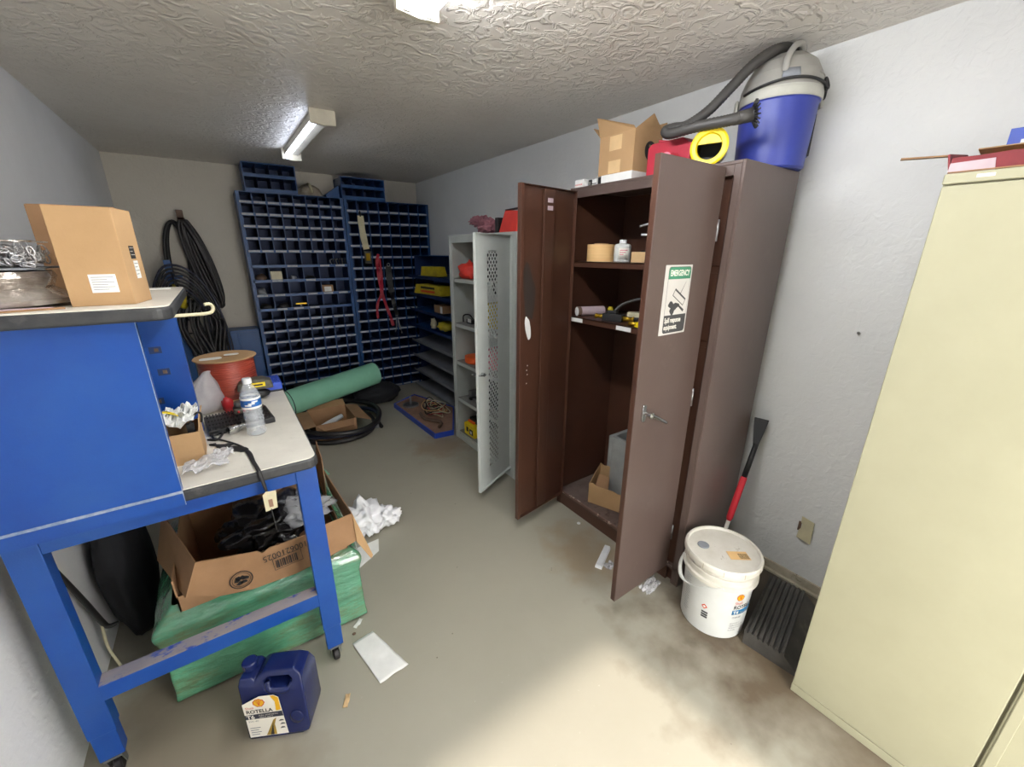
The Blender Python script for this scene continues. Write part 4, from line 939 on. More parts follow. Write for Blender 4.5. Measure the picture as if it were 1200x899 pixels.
rl = B().box(-.500, .097, 1.400, 1.452, .318, .372, 'blue').box(-.500, .097, 1.401, 1.451, .372, .3735, 'blue_dusty')
rl.build('lower_rail', wbn)['label'] = 'blue rail with dusty worn top'

# riser cabinet on the bench
RZ0, RZ1, RX = TZ+.0005, 1.43, -.192
rs_ = thing('bench_riser', 'blue steel riser shelf with laminate top standing on the workbench', 'shelf unit', (-.4, 1.75, TZ))
pn = B().box(TX0, RX, 1.375, 1.381, .895, RZ1, 'blue').box(RX-.003, RX, 1.381, 1.40, RZ0, RZ1, 'blue').box(TX0, RX, 1.373, 1.3755, TZ-.003, TZ+.005, 'silver_edge').box(RX-.0012, RX+.0004, 1.3742, 1.377, .895, RZ1, 'silver_edge')
pn.build('end_panel', rs_)
pn = B().box(TX0, -.148, 1.85, 1.856, RZ0, RZ1, 'blue').box(-.151, -.148, 1.856, 1.875, RZ0, RZ1, 'blue')
ep = pn.build('end_panel', rs_)
for (x, z, w) in ((-.243, 1.255, .034), (-.235, 1.175, .034), (-.268, 1.07, .03)):
    B().box(x, x+w, 1.8485, 1.850, z, z+.024, 'bin_dark').box(x+.014, x+w-.008, 1.8475, 1.8485, z+.006, z+.018, 'rust').build('keyhole_slot', ep)
B().box(TX0, TX0+.006, 1.381, 1.85, RZ0, RZ1, 'blue').build('back_panel', rs_)
tp_ = rrect(TX0, -.112, 1.345, 2.06, .04, 6, (1, 0, 0, 1)); ti_ = rrect(TX0, -.118, 1.351, 2.054, .034, 6, (1, 0, 0, 1))
B().prism(tp_, RZ1, RZ1+.033, 'black_edge').build('top_edge', rs_, bevel=.008, seg=3)
B().prism(ti_, RZ1+.033, RZ1+.036, 'laminate').build('top', rs_)
ZR = RZ1+.0362
single(B().tube([(-.19, 1.47, 1.423), (-.12, 1.49, 1.423), (-.055, 1.515, 1.421), (-.036, 1.523, 1.424), (-.030, 1.528, 1.436), (-.036, 1.527, 1.447), (-.050, 1.522, 1.447)], .005, 'cream', 10), 'rod_hook', 'white bent metal rod hook sticking out under the riser shelf top', 'hook')
# boxes on the riser
bb = thing('cardboard_box', 'tall light brown cardboard box with white label at the front of the riser shelf', 'box', (-.24, 1.52, ZR))
Tb = frame((-.306, 1.436, ZR), (1, .0, 0), (0, 1, 0))
b = B().prism([(0, 0), (.118, 0), (.140, .115), (.02, .115)], 0, .232, 'cardboard', Tb); b.build('box_body', bb, bevel=.0015)
e = B().slab([(0, 0, .2325), (.118, 0, .2325), (.140, .115, .2325), (.02, .115, .2325)], .001, 'cardboard_dull', Tb); e.build('top_flap', bb)
def flat(b, o, u, v, w, h, m, off=.0006, lines=0, ink='greyink'):
    F = frame(o, u, v); b.prism([(0, 0), (w, 0), (w, h), (0, h)], 0, off, m, F)
    for i in range(lines): b.box(w*.08, w*(.9-.25*(i % 2)), h*(.86-.8*i/lines)-h*.03, h*(.86-.8*i/lines), off, off+.0002, ink, F)
e = B(); flat(e, (-.262, 1.4355, ZR+.032), (1, 0, 0), (0, 0, 1), .050, .044, 'paper', lines=6); e.build('shipping_label', bb)['label'] = 'white paper label'
e = B(); F_ = ((-.188+.022*.35, 1.436+.115*.35, ZR+.105),)[0]
uu = Vector((.022, .115, 0)).normalized()
flat(e, (-.188+.022*.45+.0006, 1.436+.115*.45, ZR+.062), uu, (0, 0, 1), .028, .045, 'paper', lines=4, ink='ink'); flat(e, (-.188+.022*.40+.0006, 1.436+.115*.40, ZR+.112), uu, (0, 0, 1), .030, .032, 'ink', lines=3, ink='label'); e.build('side_label', bb)['label'] = 'black and white side label'
bk = thing('cardboard_box', 'dull brown cardboard box behind the tall light box on the riser shelf', 'box', (-.42, 1.8, ZR))
B().box(-.395, -.235, 1.72, 1.94, ZR, ZR+.250, 'cardboard_dull').build('box_body', bk, bevel=.0015)
e = B(); flat(e, (-.352, 1.7195, ZR+.115), (1, 0, 0), (0, 0, 1), .060, .045, 'paper', lines=4); e.build('shipping_label', bk)
B().slab([(-.392, 1.72, ZR+.251), (-.238, 1.72, ZR+.251), (-.232, 1.86, ZR+.262), (-.388, 1.86, ZR+.262)], .003, 'cardboard_dull').build('flap', bk)
# silver wrapped round package + chain tray
sw = B()
Tsw = TR((-.455, 1.53, ZR))
b = B().lathe([(0, .002), (.10, .002), (.135, .008), (.138, .02), (.11, .045), (.118, .07), (.112, .084), (0, .086)], 'silverwrap', Tsw, 40)
b.v = [tuple(Vector(v)+Vector((1, 1, 0))*(.012*noise.noise(Vector(v)*22))) for v in b.v]
single(b, 'wrapped_coil', 'round coil in crinkled silver grey plastic wrap on the riser shelf', 'package')
ct = thing('chain_box', 'open flat tray heaped with steel chain on the silver wrapped coil', 'tray', (-.46, 1.53, ZR+.09))
zc = ZR+.0885
B().prism([(-.57, 1.44), (-.36, 1.44), (-.335, 1.62), (-.57, 1.64)], zc, zc+.004, 'greyink').build('tray_base', ct)
b = B()
rnd = random.Random(5)
for k in range(240):
    c_ = Vector((rnd.uniform(-.56, -.35), rnd.uniform(1.45, 1.60), zc+.008+rnd.uniform(0, .046)))
    R_ = Euler((rnd.uniform(0, 3), rnd.uniform(0, 3), rnd.uniform(0, 3))).to_matrix()
    P = [c_+R_ @ Vector((.007*math.cos(2*PI*i/10)+(.003 if math.cos(2*PI*i/10) > 0 else -.003), .0052*math.sin(2*PI*i/10), 0)) for i in range(10)]
    P = [Vector((p.x, p.y, max(p.z, zc+.006))) for p in P]
    b.tube(P, .0018, 'zinc', 6, closed=True, res=1)
ch = b.build('chain', ct); ch['kind'] = 'stuff'
B().prism([(-.58, 1.43), (-.372, 1.432), (-.35, 1.45), (-.36, 1.66), (-.58, 1.66)], zc+.062, zc+.066, 'silverwrap').build('lid', ct)
single(B().prism([(-.60, 1.37), (-.40, 1.372), (-.31, 1.40), (-.32, 1.42), (-.60, 1.40)], ZR+.0003, ZR+.004, 'cardboard_dull').prism([(-.60, 1.375), (-.42, 1.378), (-.33, 1.405), (-.60, 1.40)], ZR+.004, ZR+.006, 'lavender'), 'flat_paper_stack', 'thin stack of flat papers under the silver coil at the riser front edge', 'papers')
single(B().box(-.21, -.15, 1.93, 1.98, ZR, ZR+.003, 'paper'), 'paper_scrap', 'small white paper scrap at the back of the riser shelf', 'paper')

# ------------------------------------------------------------------ things on the bench top
ZB = TZ+.0004
spx, spy = -.040, 2.285
sp_ = thing('wire_spool', 'large spool of orange red wire with cardboard flanges on the workbench', 'spool', (spx, spy, ZB))
Ts = TR((spx, spy, ZB))
for z in (0, .186): B().lathe([(.02, z), (.124, z), (.126, z+.003), (.124, z+.006), (.02, z+.006), (.02, z)], 'cardboard', Ts, 48).build('flange', sp_)
prof = [(.06, .006)]+[(.110+.002*(k % 2), .006+.18*k/36) for k in range(37)]+[(.06, .186)]
B().lathe(prof, 'spoolred', Ts, 40).build('wire', sp_)
e = B()
for (cx, cy, w, h) in ((-.055, -.03, .085, .05), (.025, .02, .06, .04)): e.prism(rrect(spx+cx-w/2, spx+cx+w/2, spy+cy-h/2, spy+cy+h/2, .015, 4), ZB+.1925, ZB+.193, 'paper')
e.build('spool_label', sp_)

# water bottle
wx, wy = .018, 1.715
wbt = thing('water_bottle', 'clear plastic water bottle with blue label standing on the workbench', 'bottle', (wx, wy, ZB))
Tw = TR((wx, wy, ZB))
pr_ = [(0, .0), (.028, .0), (.0325, .006), (.0325, .02)]+[(.0325-.0018*(k % 2), .02+.008*k) for k in range(1, 11)]+[(.0325, .108), (.0325, .150), (.030, .163), (.022, .183), (.0135, .196), (.0128, .205)]
B().lathe(pr_, 'bottle', Tw, 40).build('bottle_body', wbt)
B().lathe([(.015, .200), (.0152, .216), (.0145, .219), (0, .219)], 'cap', Tw, 24).build('cap', wbt)
lbb = B()
lbb.lathe([(.0331, .108), (.0331, .116), (.0331, .142), (.0331, .150)], 'paper', Tw, 40, ms=['paper', 'wrapblue', 'paper'])
g2 = cyl(wx, wy, .0335, -PI/2-.1)
lbb.text('PURE WATER', .009, 'cap', fn=lambda x, y: g2(x-.032, ZB+.126+y)) if False else None
for k in range(3): lbb.sheet(lambda u, v, k=k: g2(-.02+u*.022+k*.012, ZB+.120+k*.006+v*.006), 6, 1, 'cap', .0001)
# keep only the wall of the label (drop its cap discs)
lbb.f, lbb.m, lbb.s = zip(*[(f, m_, s_) for f, m_, s_ in zip(lbb.f, lbb.m, lbb.s) if len(f) < 20]); lbb.f = list(lbb.f); lbb.m = list(lbb.m); lbb.s = list(lbb.s)
lbb.build('label_wrap', wbt)['label'] = 'blue and white printed label'

# cardboard bin with papers
pb = thing('paper_carton', 'small open cardboard carton full of crumpled paper on the workbench behind the riser panel', 'box', (-.19, 1.6, ZB))
b = B(); x0, x1, y0, y1, h = -.270, -.138, 1.565, 1.70, .105
b.box(x0, x1, y0, y0+.003, ZB, ZB+h, 'cardboard').box(x0, x1, y1-.003, y1, ZB, ZB+h, 'cardboard').box(x0, x0+.003, y0+.003, y1-.003, ZB, ZB+h, 'cardboard').box(x1-.003, x1, y0+.003, y1-.003, ZB, ZB+h, 'cardboard').box(x0+.003, x1-.003, y0+.003, y1-.003, ZB, ZB+.003, 'cardboard')
b.build('box_body', pb)
B().slab([(x1-.001, y0, ZB+h-.01), (x1-.001, y1, ZB+h-.01), (x1+.012, y1, ZB+h+.045), (x1+.006, y0+.05, ZB+h+.04)], .003, 'cardboard').build('flap', pb)
def crumple(name, label, cat, c, s, m, seed, amp=.35, n=14, **k):
    b = B()
    def fn(u, v):
        x = (u-.5)*2; y = (v-.5)*2
        q = noise.noise(Vector((x*1.7+seed, y*1.7, seed*.3)))
        q2 = noise.noise(Vector((x*4+seed, y*4, seed)))
        return (c[0]+s[0]*(x*(1-.25*abs(q))+.2*q2), c[1]+s[1]*(y*(1-.25*abs(q))+.2*q), c[2]+s[2]*(.5*q+.35*q2+.5))
    b.sheet(fn, n, n, m, .0008, False)
    return single(b, name, label, cat, **k)
crumple('crumpled_paper', 'crumpled white printed paper on top of the small carton on the workbench', 'paper', (-.205, 1.62, ZB+.105), (.062, .062, .075), 'paper', 3)
crumple('crumpled_paper', 'second crumpled white sheet behind the first in the small carton on the workbench', 'paper', (-.18, 1.655, ZB+.115), (.045, .045, .07), 'paper', 8)
single(B().sheet(lambda u, v: (-.245+.06*u, 1.60+.02*v+.01*u, ZB+.172-.02*u+.01*math.sin(u*3)), 8, 2, 'yellow', .001), 'yellow_strip', 'small yellow tag on the crumpled paper in the bench carton', 'tag')
single(B().tube([(-.165, 1.60, ZB+.10), (-.155, 1.595, ZB+.135), (-.135, 1.59, ZB+.16), (-.125, 1.60, ZB+.15), (-.13, 1.61, ZB+.12)], .0035, 'black', 8).box(-.170, -.150, 1.592, 1.606, ZB+.095, ZB+.125, 'black'), 'black_clip', 'black looped zip tie clip on the edge of the bench carton', 'clip')
# milky bag
b = B()
def bagfn(i, n, rr_, zz, sd): return [(.0+rr_[0]*math.cos(2*PI*j/n)*(1+.30*noise.noise(Vector((math.cos(2*PI*j/n)*2.6, math.sin(2*PI*j/n)*2.6, sd)))), rr_[1]*math.sin(2*PI*j/n)*(1+.30*noise.noise(Vector((math.cos(2*PI*j/n)*2.6, sd, 1)))), zz) for j in range(n)]
n = 28; lev = [(.085, .065, 0), (.09, .07, .03), (.078, .06, .07), (.058, .045, .11), (.034, .026, .148), (.013, .010, .175), (.016, .007, .188)]
vs = []
for k, (a, c_, z) in enumerate(lev): vs += [(-.165+p[0]+.010*k, 2.085+p[1]-.006*k, ZB+z) for p in bagfn(k, n, (a, c_), z, k*.7)]
fs = [(k*n+j, k*n+(j+1) % n, (k+1)*n+(j+1) % n, (k+1)*n+j) for k in range(len(lev)-1) for j in range(n)]+[tuple(range(n-1, -1, -1)), tuple(range((len(lev)-1)*n, len(lev)*n))]
b.add(vs, fs, 'milkybag', True)
single(b, 'plastic_bag', 'peaked translucent milky plastic bag standing on the workbench before the wire spool', 'bag', sub=1)
# black foam tray
ft_ = thing('socket_tray', 'black plastic tray with rows of slots lying on the workbench', 'tray', (-.03, 1.88, ZB))
Tf = TR((-.028, 1.905, ZB), .10)
B().box(-.115, .105, -.120, .060, 0, .022, 'black', Tf).build('tray_base', ft_, bevel=.003)
e = B()
for r_ in range(4):
    for c_ in range(20): e.box(-.108+c_*.0105, -.1025+c_*.0105, -.114+r_*.044, -.080+r_*.044, .022, .029, 'rubber', Tf)
e.build('rib', ft_)
dv = thing('camera_device', 'small black and grey hand device resting on the black tray on the workbench', 'device', (.0, 2.0, ZB))
Td = TR((-.010, 1.915, ZB+.0295), .05)
B().box(-.035, .045, -.03, .03, 0, .022, 'olive', Td).build('device_base', dv, bevel=.006)
B().box(-.030, .040, -.022, .026, .022, .046, 'hosegrey', Td).build('device_top', dv, bevel=.010, seg=3)
e = B()
for x in (-.02, 0, .02): e.tube([(x, -.0305, .012), (x, -.032, .012)], .005, 'red', 10, res=1, T=Td)
e.build('button', dv)
single(B().blob((-.062, 2.02, ZB+.035), (.022, .018, .035), 'red', .3, 3, 3, 5, ZB+.0005), 'red_piece', 'small bright red plastic piece behind the black tray on the workbench', 'cap')
# blue tray + camouflage charger
bt_ = thing('blue_battery_tray', 'bright blue plastic battery pack at the far right corner of the workbench', 'battery', (.085, 2.33, ZB))
Tq = TR((.122, 2.30, ZB), .0)
B().box(-.042, .044, -.075, .075, 0, .045, 'powderblue', Tq).box(-.043, .045, -.077, .077, 0, .012, 'navy', Tq).build('pack_body', bt_, bevel=.006)
e = B()
for r_ in range(5):
    for c_ in range(6): e.box(-.037+c_*.0132, -.029+c_*.0132, -.068+r_*.028, -.050+r_*.028, .045, .048, 'powderblue', Tq)
e.build('rib', bt_)
cg = thing('battery_charger', 'dusty camouflage coloured tool with yellow label in front of the wire spool', 'charger', (.055, 2.155, ZB+.05))
Tc = TR((.055, 2.155, ZB+.052), -.05)
B().prism([(-.075, 0), (.07, 0), (.062, .035), (.03, .048), (-.04, .048), (-.07, .03)], -.035, .035, 'olive', Tc @ Matrix(((1, 0, 0, 0), (0, 0, -1, 0), (0, 1, 0, 0), (0, 0, 0, 1)))).build('charger_body', cg, bevel=.006)
B().box(-.018, .038, -.0365, -.035, .014, .034, 'yellow', Tc).box(-.008, .028, -.037, -.0365, .02, .027, 'ink', Tc).build('name_label', cg)
bl = B().tube([(-.04, 2.03, ZB+.008), (-.02, 2.04, ZB+.03), (.0, 2.07, ZB+.045), (.03, 2.10, ZB+.03), (.05, 2.13, ZB+.012)], .007, 'black', 8).blob((.045, 2.15, ZB+.026), (.062, .035, .026), 'black', .15, 3, 3, 7, ZB+.0005)
single(bl, 'black_tool', 'black power tool lying in front of the wire spool on the workbench', 'tool')
# socket / cable / cords
sc_ = thing('metal_socket', 'short chrome socket tube lying on the workbench beside the water bottle', 'socket', (-.05, 1.77, ZB))
Tk = frame((-.070, 1.755, ZB+.0165), (.62, .28, 0), (0, 0, 1)) @ Euler((0, PI/2, 0)).to_matrix().to_4x4()
B().lathe([(.011, .0), (.0165, 0), (.0165, .032), (.012, .038), (.012, .06), (.0, .06)], 'chrome', Tk, 24).lathe([(.011, 0), (.011, .02), (0, .02)], 'black', Tk, 20).build('socket_body', sc_)
cb_ = B().tube([(-.105, 1.77, ZB+.006), (-.13, 1.80, ZB+.006), (-.12, 1.85, ZB+.006), (-.08, 1.86, ZB+.006), (-.05, 1.84, ZB+.006), (-.03, 1.805, ZB+.006)], .0035, 'rubber', 8)
cb_.tube([(-.115, 1.725, ZB+.006), (-.12, 1.76, ZB+.010), (-.09, 1.76, ZB+.012), (-.105, 1.72, ZB+.006), (-.135, 1.735, ZB+.006)], .004, 'rubber', 8)
single(cb_, 'thin_cable', 'thin black looped cable lying on the workbench by the chrome socket', 'cable')
st = thing('tagged_strap', 'dark strap with cream paper tag hanging over the front edge of the workbench', 'strap', (0, 1.42, ZB))
b = B().tube([(-.115, 1.74, ZB+.005), (-.075, 1.68, ZB+.004), (-.043, 1.62, ZB+.004), (-.020, 1.54, ZB+.004), (-.012, 1.46, ZB+.004), (-.004, 1.395, ZB+.0045), (.0, 1.374, ZB-.010), (.004, 1.369, ZB-.045), (.008, 1.371, ZB-.075)], [.004, .004, .005, .008, .006, .006, .006, .005, .003], 'rubber', 8, flat=.45)
b.build('strap', st)
tg = B(); Fg = frame((-.006, 1.3675, ZB-.138), (1, .0, 0), (.06, 0, 1)); tg.prism([(0, 0), (.034, .004), (.038, .066), (.010, .070), (0, .060)], 0, .001, 'cream', Fg); tg.box(.012, .024, .012, .040, .001, .0013, 'wood', Fg)
tg.tube([(.010, 1.3665, ZB-.132), (.012, 1.3665, ZB-.18), (.013, 1.3665, ZB-.215)], .0015, 'ink', 6, res=1)
tg.build('paper_tag', st)
sk_ = B(); Fk = TR((-.10, 1.655, ZB), -.85)
sk_.prism([(-.045, -.004), (-.03, .012), (-.018, .004), (.01, .012), (.02, .030), (.030, .030), (.026, .006), (.10, .012), (.118, .006), (.12, -.008), (.105, -.015), (.02, -.014), (0, -.012), (-.02, -.002)], 0, .008, 'black', Fk)
single(sk_, 'hand_scraper', 'small black plastic hand tool lying flat on the workbench', 'tool', bevel=.002)
crumple('plastic_film', 'crumpled clear plastic film on the front corner of the workbench', 'film', (-.135, 1.505, ZB+.002), (.062, .05, .030), 'clearfilm', 14, n=22)
crumple('plastic_film', 'second smaller crumple of clear film under the black hand tool on the workbench', 'film', (-.09, 1.57, ZB+.002), (.03, .03, .022), 'clearfilm', 23, n=16)

# ------------------------------------------------------------------ under the bench
gc = thing('film_wrapped_carton', 'large open cardboard carton wrapped in green stretch film under the workbench', 'carton', (-.05, 1.95, 0))
X0, X1, Y0, Y1 = -.395, .292, 1.575, 2.30
def ringpts(x0, x1, y0, y1, n=40):
    P = []
    for a, c in (((x0, y0), (x1, y0)), ((x1, y0), (x1, y1)), ((x1, y1), (x0, y1)), ((x0, y1), (x0, y0))):
        for i in range(n): t = i/n; P.append((a[0]+(c[0]-a[0])*t, a[1]+(c[1]-a[1])*t))
    return P
levels = [(0, 0), (.008, .01), (.002, .04), (0, .08), (.0, .12), (-.002, .17), (-.002, .21), (-.002, .25), (.004, .285), (.012, .315), (.010, .335), (-.004, .355), (-.026, .372), (-.040, .384), (-.052, .392)]
vs = []; nn = 160
for k, (e_, z) in enumerate(levels):
    for (x, y) in ringpts(X0-e_, X1+e_, Y0-e_, Y1+e_):
        q = noise.noise(Vector((x*7, y*7, z*9)))*(.010 if 0 < z < .39 else .003)+(abs(noise.noise(Vector((x*11+z*9, y*11, z*42))))-.2)*((.012+.03*max(0, z-.25)) if .02 < z < .39 else 0)
        vs.append((x+q*.6, y+q*.6, z+(.02*noise.noise(Vector((x*6, y*6, 3))) if k >= 10 else 0)))
fs = [(k*nn+j, k*nn+(j+1) % nn, (k+1)*nn+(j+1) % nn, (k+1)*nn+j) for k in range(len(levels)-1) for j in range(nn)]+[tuple(range(nn-1, -1, -1))]
B().add(vs, fs, 'filmgreen', True).build('film_wrap', gc, sub=1)
xi0, xi1, yi0, yi1 = X0+.075, X1-.035, Y0+.03, Y1-.05
b = B().box(xi0, xi1, yi0, yi0+.005, .03, .43, 'cardboard_dull').box(xi0, xi1, yi1-.005, yi1, .03, .60, 'cardboard_dull').box(xi0, xi0+.005, yi0, yi1, .03, .50, 'cardboard_dull').box(xi1-.005, xi1, yi0, yi1, .03, .43, 'cardboard_dull').box(xi0, xi1, yi0, yi1, .03, .035, 'cardboard_in')
b.build('box_body', gc)
# front flap panel: slopes up/back with jagged top edge
fx = [(-.285, .455), (-.245, .560), (-.235, .575), (-.06, .535), (-.045, .520), (-.02, .532), (.11, .535), (.17, .55), (.285, .560)]
bot = [(.290, .420), (.18, .39), (.05, .37), (-.10, .375), (-.20, .40)]
pts = [(x, Y0-.012+(.56-z)*.04, z) for x, z in fx+bot]
fl = B().slab(pts[::-1] if False else pts, .004, 'cardboard_dull')
flo = fl.build('flap', gc)
e = B(); yy = lambda z: Y0-.0185+(.56-z)*.04
Fp = lambda x, z: frame((x, yy(z)-.001, z), (-1, .0, -.05), (0, .0, -1))
# upside down print
def fnp(x0_, z0_, ang):
    ca, sa = math.cos(ang), math.sin(ang)
    return lambda x, y: (x0_+(x*ca-y*sa), yy(.5)-.0028, z0_+(x*sa+y*ca))
e.text('1006210025', .036, 'ink', fn=fnp(.105, .512, PI+.06), sx=.86)
for k in range(11): 
    p = fnp(.075, .475, PI+.06); w_ = .003 if k % 3 else .005
    x_ = .012+k*.007; e.add([p(x_, 0), p(x_+w_, 0), p(x_+w_, .036), p(x_, .036)], [(0, 1, 2, 3)], 'ink')
p = fnp(.080, .480, PI+.06)
for (xa, xb, ya, yb) in ((0, .10, -.006, -.004), (0, .10, .045, .047), (0, .002, -.006, .047), (.098, .10, -.006, .047)): e.add([p(xa, ya), p(xb, ya), p(xb, yb), p(xa, yb)], [(0, 1, 2, 3)], 'ink')
# recycling ring and arrows
cx, cz = -.125, .440
for (ra, rb2) in ((.037, .0335), (.029, .0275)):
    R1 = [(cx+ra*math.cos(2*PI*i/32), yy(.45)-.0028, cz+ra*math.sin(2*PI*i/32)) for i in range(32)]; R2 = [(cx+rb2*math.cos(2*PI*i/32), yy(.45)-.0028, cz+rb2*math.sin(2*PI*i/32)) for i in range(32)]
    e.add(R1+R2, [(i, (i+1) % 32, (i+1) % 32+32, i+32) for i in range(32)], 'ink')
for k in range(3):
    a = 2*PI*k/3+.5; c0 = (cx+.012*math.cos(a), cz+.012*math.sin(a)); t = a+PI/2
    for dd in (-1, 1):
        P = [(c0[0]+dd*.007*math.cos(t)+.012*math.cos(a+dd*1.2+i*PI/3), yy(.45)-.0029, c0[1]+dd*.004*math.sin(t)+.009*math.sin(a+dd*1.2+i*PI/3)) for i in range(5)]
        e.add(P, [tuple(range(5))], 'ink')
e.build('printing', flo)['label'] = 'upside down number and recycling mark'
B().slab([(-.287, Y0-.02, .452), (-.237, Y0-.02, .577), (-.350, 1.93, .60), (-.405, 1.93, .40)][::1], .004, 'cardboard_dull').build('flap', gc)
B().slab([(.285, Y0-.02, .56), (.288, Y0-.02, .42), (.34, Y0-.01, .30), (.35, Y0-.005, .31)], .004, 'cardboard').build('flap', gc)
B().slab([(.287, Y0+.0, .555), (.287, Y0-.01, .43), (.287, Y1-.2, .41), (.275, Y1-.22, .52)], .004, 'cardboard_dull').build('flap', gc)
B().slab([(.26, 2.0, .43), (.26, 2.25, .43), (.28, 2.24, .62), (.27, 2.05, .60)], .004, 'cardboard_dull').build('flap', gc)
b = B().blob((.0, 1.86, .46), (.17, .17, .07), 'blackbag', .45, 2.2, 4, 3)
single(b, 'black_plastic_bag', 'crumpled shiny black plastic bag inside the green wrapped carton', 'bag')
b = B().blob((.13, 1.82, .50), (.10, .11, .035), 'clearfilm', .6, 3, 4, 5); single(b, 'clear_plastic_bag', 'crumpled clear plastic over the black bag inside the wrapped carton', 'bag')
b = B().box(-.135, -.01, 0, .004, 0, .085, 'cardboard_dull')
# black bag, a blob filling the dark zone left of the carton
b = B().blob((-.535, 2.12, .30), (.085, .19, .36), 'darkcloth', .12, 2, 4, 4, .001); single(b, 'dark_bag', 'black bag standing against the left wall beside the wrapped carton under the bench', 'tarp')
b = B().tube([(-.618, 1.70, .72), (-.605, 1.76, .55), (-.60, 1.83, .38), (-.596, 1.885, .235), (-.585, 1.89, .205), (-.56, 1.90, .20)], [.007, .008, .009, .010, .009, .006], 'rubber', 10)
b.tube([(-.60, 1.885, .23), (-.605, 1.88, .12), (-.59, 1.88, .001)], .005, 'cream', 8)
single(b, 'pry_bar', 'black bent pry bar on a wooden handle leaning on the left wall under the workbench', 'pry bar')

# ------------------------------------------------------------------ oil jug
jl = Vector((-.19, 1.288, 0)); ju = Vector((.888, -.46, 0)).normalized(); jv = Vector((.46, .888, 0)).normalized()
rzj = math.atan2(ju.y, ju.x)
jg = thing('oil_jug', 'dark blue plastic motor oil jug with white label on the floor by the bench leg', 'jug', (jl.x+ju.x*.1+jv.x*.06, jl.y+ju.y*.1+jv.y*.06, 0), rzj)
JW, JD = .205, .125
Tj = frame(jl, ju, Vector((0, 0, 1)))       # x along the front, y up, z = towards viewer
def jo(p): return p
outline = [(.006, 0), (JW-.03, 0), (JW-.006, .012), (JW, .04), (JW, .20), (JW-.008, .252), (JW-.03, .272), (.085, .272), (.066, .262), (.052, .245), (.046, .258), (.006, .258), (.0, .235), (0, .012)]
hole = [(.085, .218), (.150, .214), (.166, .224), (.168, .240), (.158, .252), (.096, .254), (.080, .242)]
# body with a through-hole for the grip: bridge outline to hole
import bmesh
def jug_body():
    bm = bmesh.new()
    ov = [bm.verts.new((x, y, 0)) for x, y in outline]; hv = [bm.verts.new((x, y, 0)) for x, y in hole]
    es = [bm.edges.new((ov[i], ov[(i+1) % len(ov)])) for i in range(len(ov))]+[bm.edges.new((hv[i], hv[(i+1) % len(hv)])) for i in range(len(hv))]
    r_ = bmesh.ops.triangle_fill(bm, use_beauty=True, use_dissolve=False, edges=es)
    ex = bmesh.ops.extrude_face_region(bm, geom=list(bm.faces))
    for v in ex['geom']:
        if isinstance(v, bmesh.types.BMVert): v.co.z -= JD
    bmesh.ops.recalc_face_normals(bm, faces=bm.faces)
    # pull the hollow of the grip
    for v in bm.verts:
        if v.co.y > .20:
            k = (v.co.y-.20)/.072; zc_ = -JD/2; v.co.z = zc_+(v.co.z-zc_)*(1-.42*min(1, k))
    bm.verts.index_update()
    vs = [tuple(v.co) for v in bm.verts]; fs = [tuple(v.index for v in f.verts) for f in bm.faces]; bm.free(); return vs, fs
vs, fs = jug_body()
B().add(vs, fs, 'jug', True, Tj).build('jug_body', jg, bevel=.010, seg=4)
B().tube([(.090, .236, -.02), (.10, .208, -.012), (.15, .204, -.012), (.170, .225, -.02)], .010, 'jug', 10, T=Tj).build('grip_edge', jg)
B().blob((.168, .085, .0), (.022, .03, .006), 'jug', 0, 1, 3, 0, T=Tj).build('finger_dent', jg)
B().lathe([(.021, 0), (.021, .006), (.024, .008), (.024, .028), (.020, .031), (0, .031)], 'jug', Tj @ TR((.026, .257, -JD/2)) @ Matrix.Rotation(-PI/2, 4, 'X'), 28).build('cap', jg)
Tj0 = Tj; Tj = Tj @ Matrix.Translation((-.002, -.003, 0)) @ Matrix.Diagonal((1.13, 1.16, 1, 1))
e = B(); LP = [(.010, .016), (.118, .016), (.112, .165), (.100, .176), (.060, .176), (.010, .150)]
lbz = lambda k: .0014+.0003*k
e.prism(LP, .0004, .0014, 'label', Tj)
def pj(pts, m, k): e.add([(x, y, lbz(k)) for x, y in pts], [tuple(range(len(pts)))], m, T=Tj)
def shell(e, T, cx, cy, r, z, fn=None):
    """round scallop emblem: red rim, yellow fan with ribs"""
    def put(pts, m, k):
        pts3 = [(x, y, z+.0003*k) for x, y in pts]
        if fn: pts3 = [fn(x, y, z+.0003*k) for x, y in pts]
        e.add(pts3, [tuple(range(len(pts)))], m, T=None if fn else T)
    fan = lambda s_: [(cx+s_*r*(1+.05*math.cos(9*t))*math.cos(t), cy+s_*r*.9*(1+.05*math.cos(9*t))*math.sin(t)) for t in [-.55+i*(PI+1.1)/24 for i in range(25)]]+[(cx-s_*r*.42, cy-s_*r*.95), (cx+s_*r*.42, cy-s_*r*.95)]
    put(fan(1), 'embred', 1); put(fan(.84), 'emb', 2)
    for a in (.9, 1.25, PI/2, PI-1.25, PI-.9): put([(cx+r*.74*math.cos(a)-.02*r, cy+r*.68*math.sin(a)), (cx+r*.74*math.cos(a)+.05*r, cy+r*.68*math.sin(a)), (cx+.03*r, cy-r*.6), (cx-.03*r, cy-r*.6)], 'embred', 3)
shell(e, Tj, .056, .153, .0165, .0014)
e.text('Shell', .0125, 'embred', T=Tj @ Matrix.Translation((.016, .131, lbz(2))))
e.text('ROTELLA', .0185, 'ink', T=Tj @ Matrix.Translation((.016, .114, lbz(2))), sx=.95, bold=True)
pj([(.010, .090), (.115, .090), (.114, .111), (.010, .108)], 'navy', 1)
e.text('T6', .020, 'label', T=Tj @ Matrix.Translation((.014, .092, lbz(2))), bold=True)
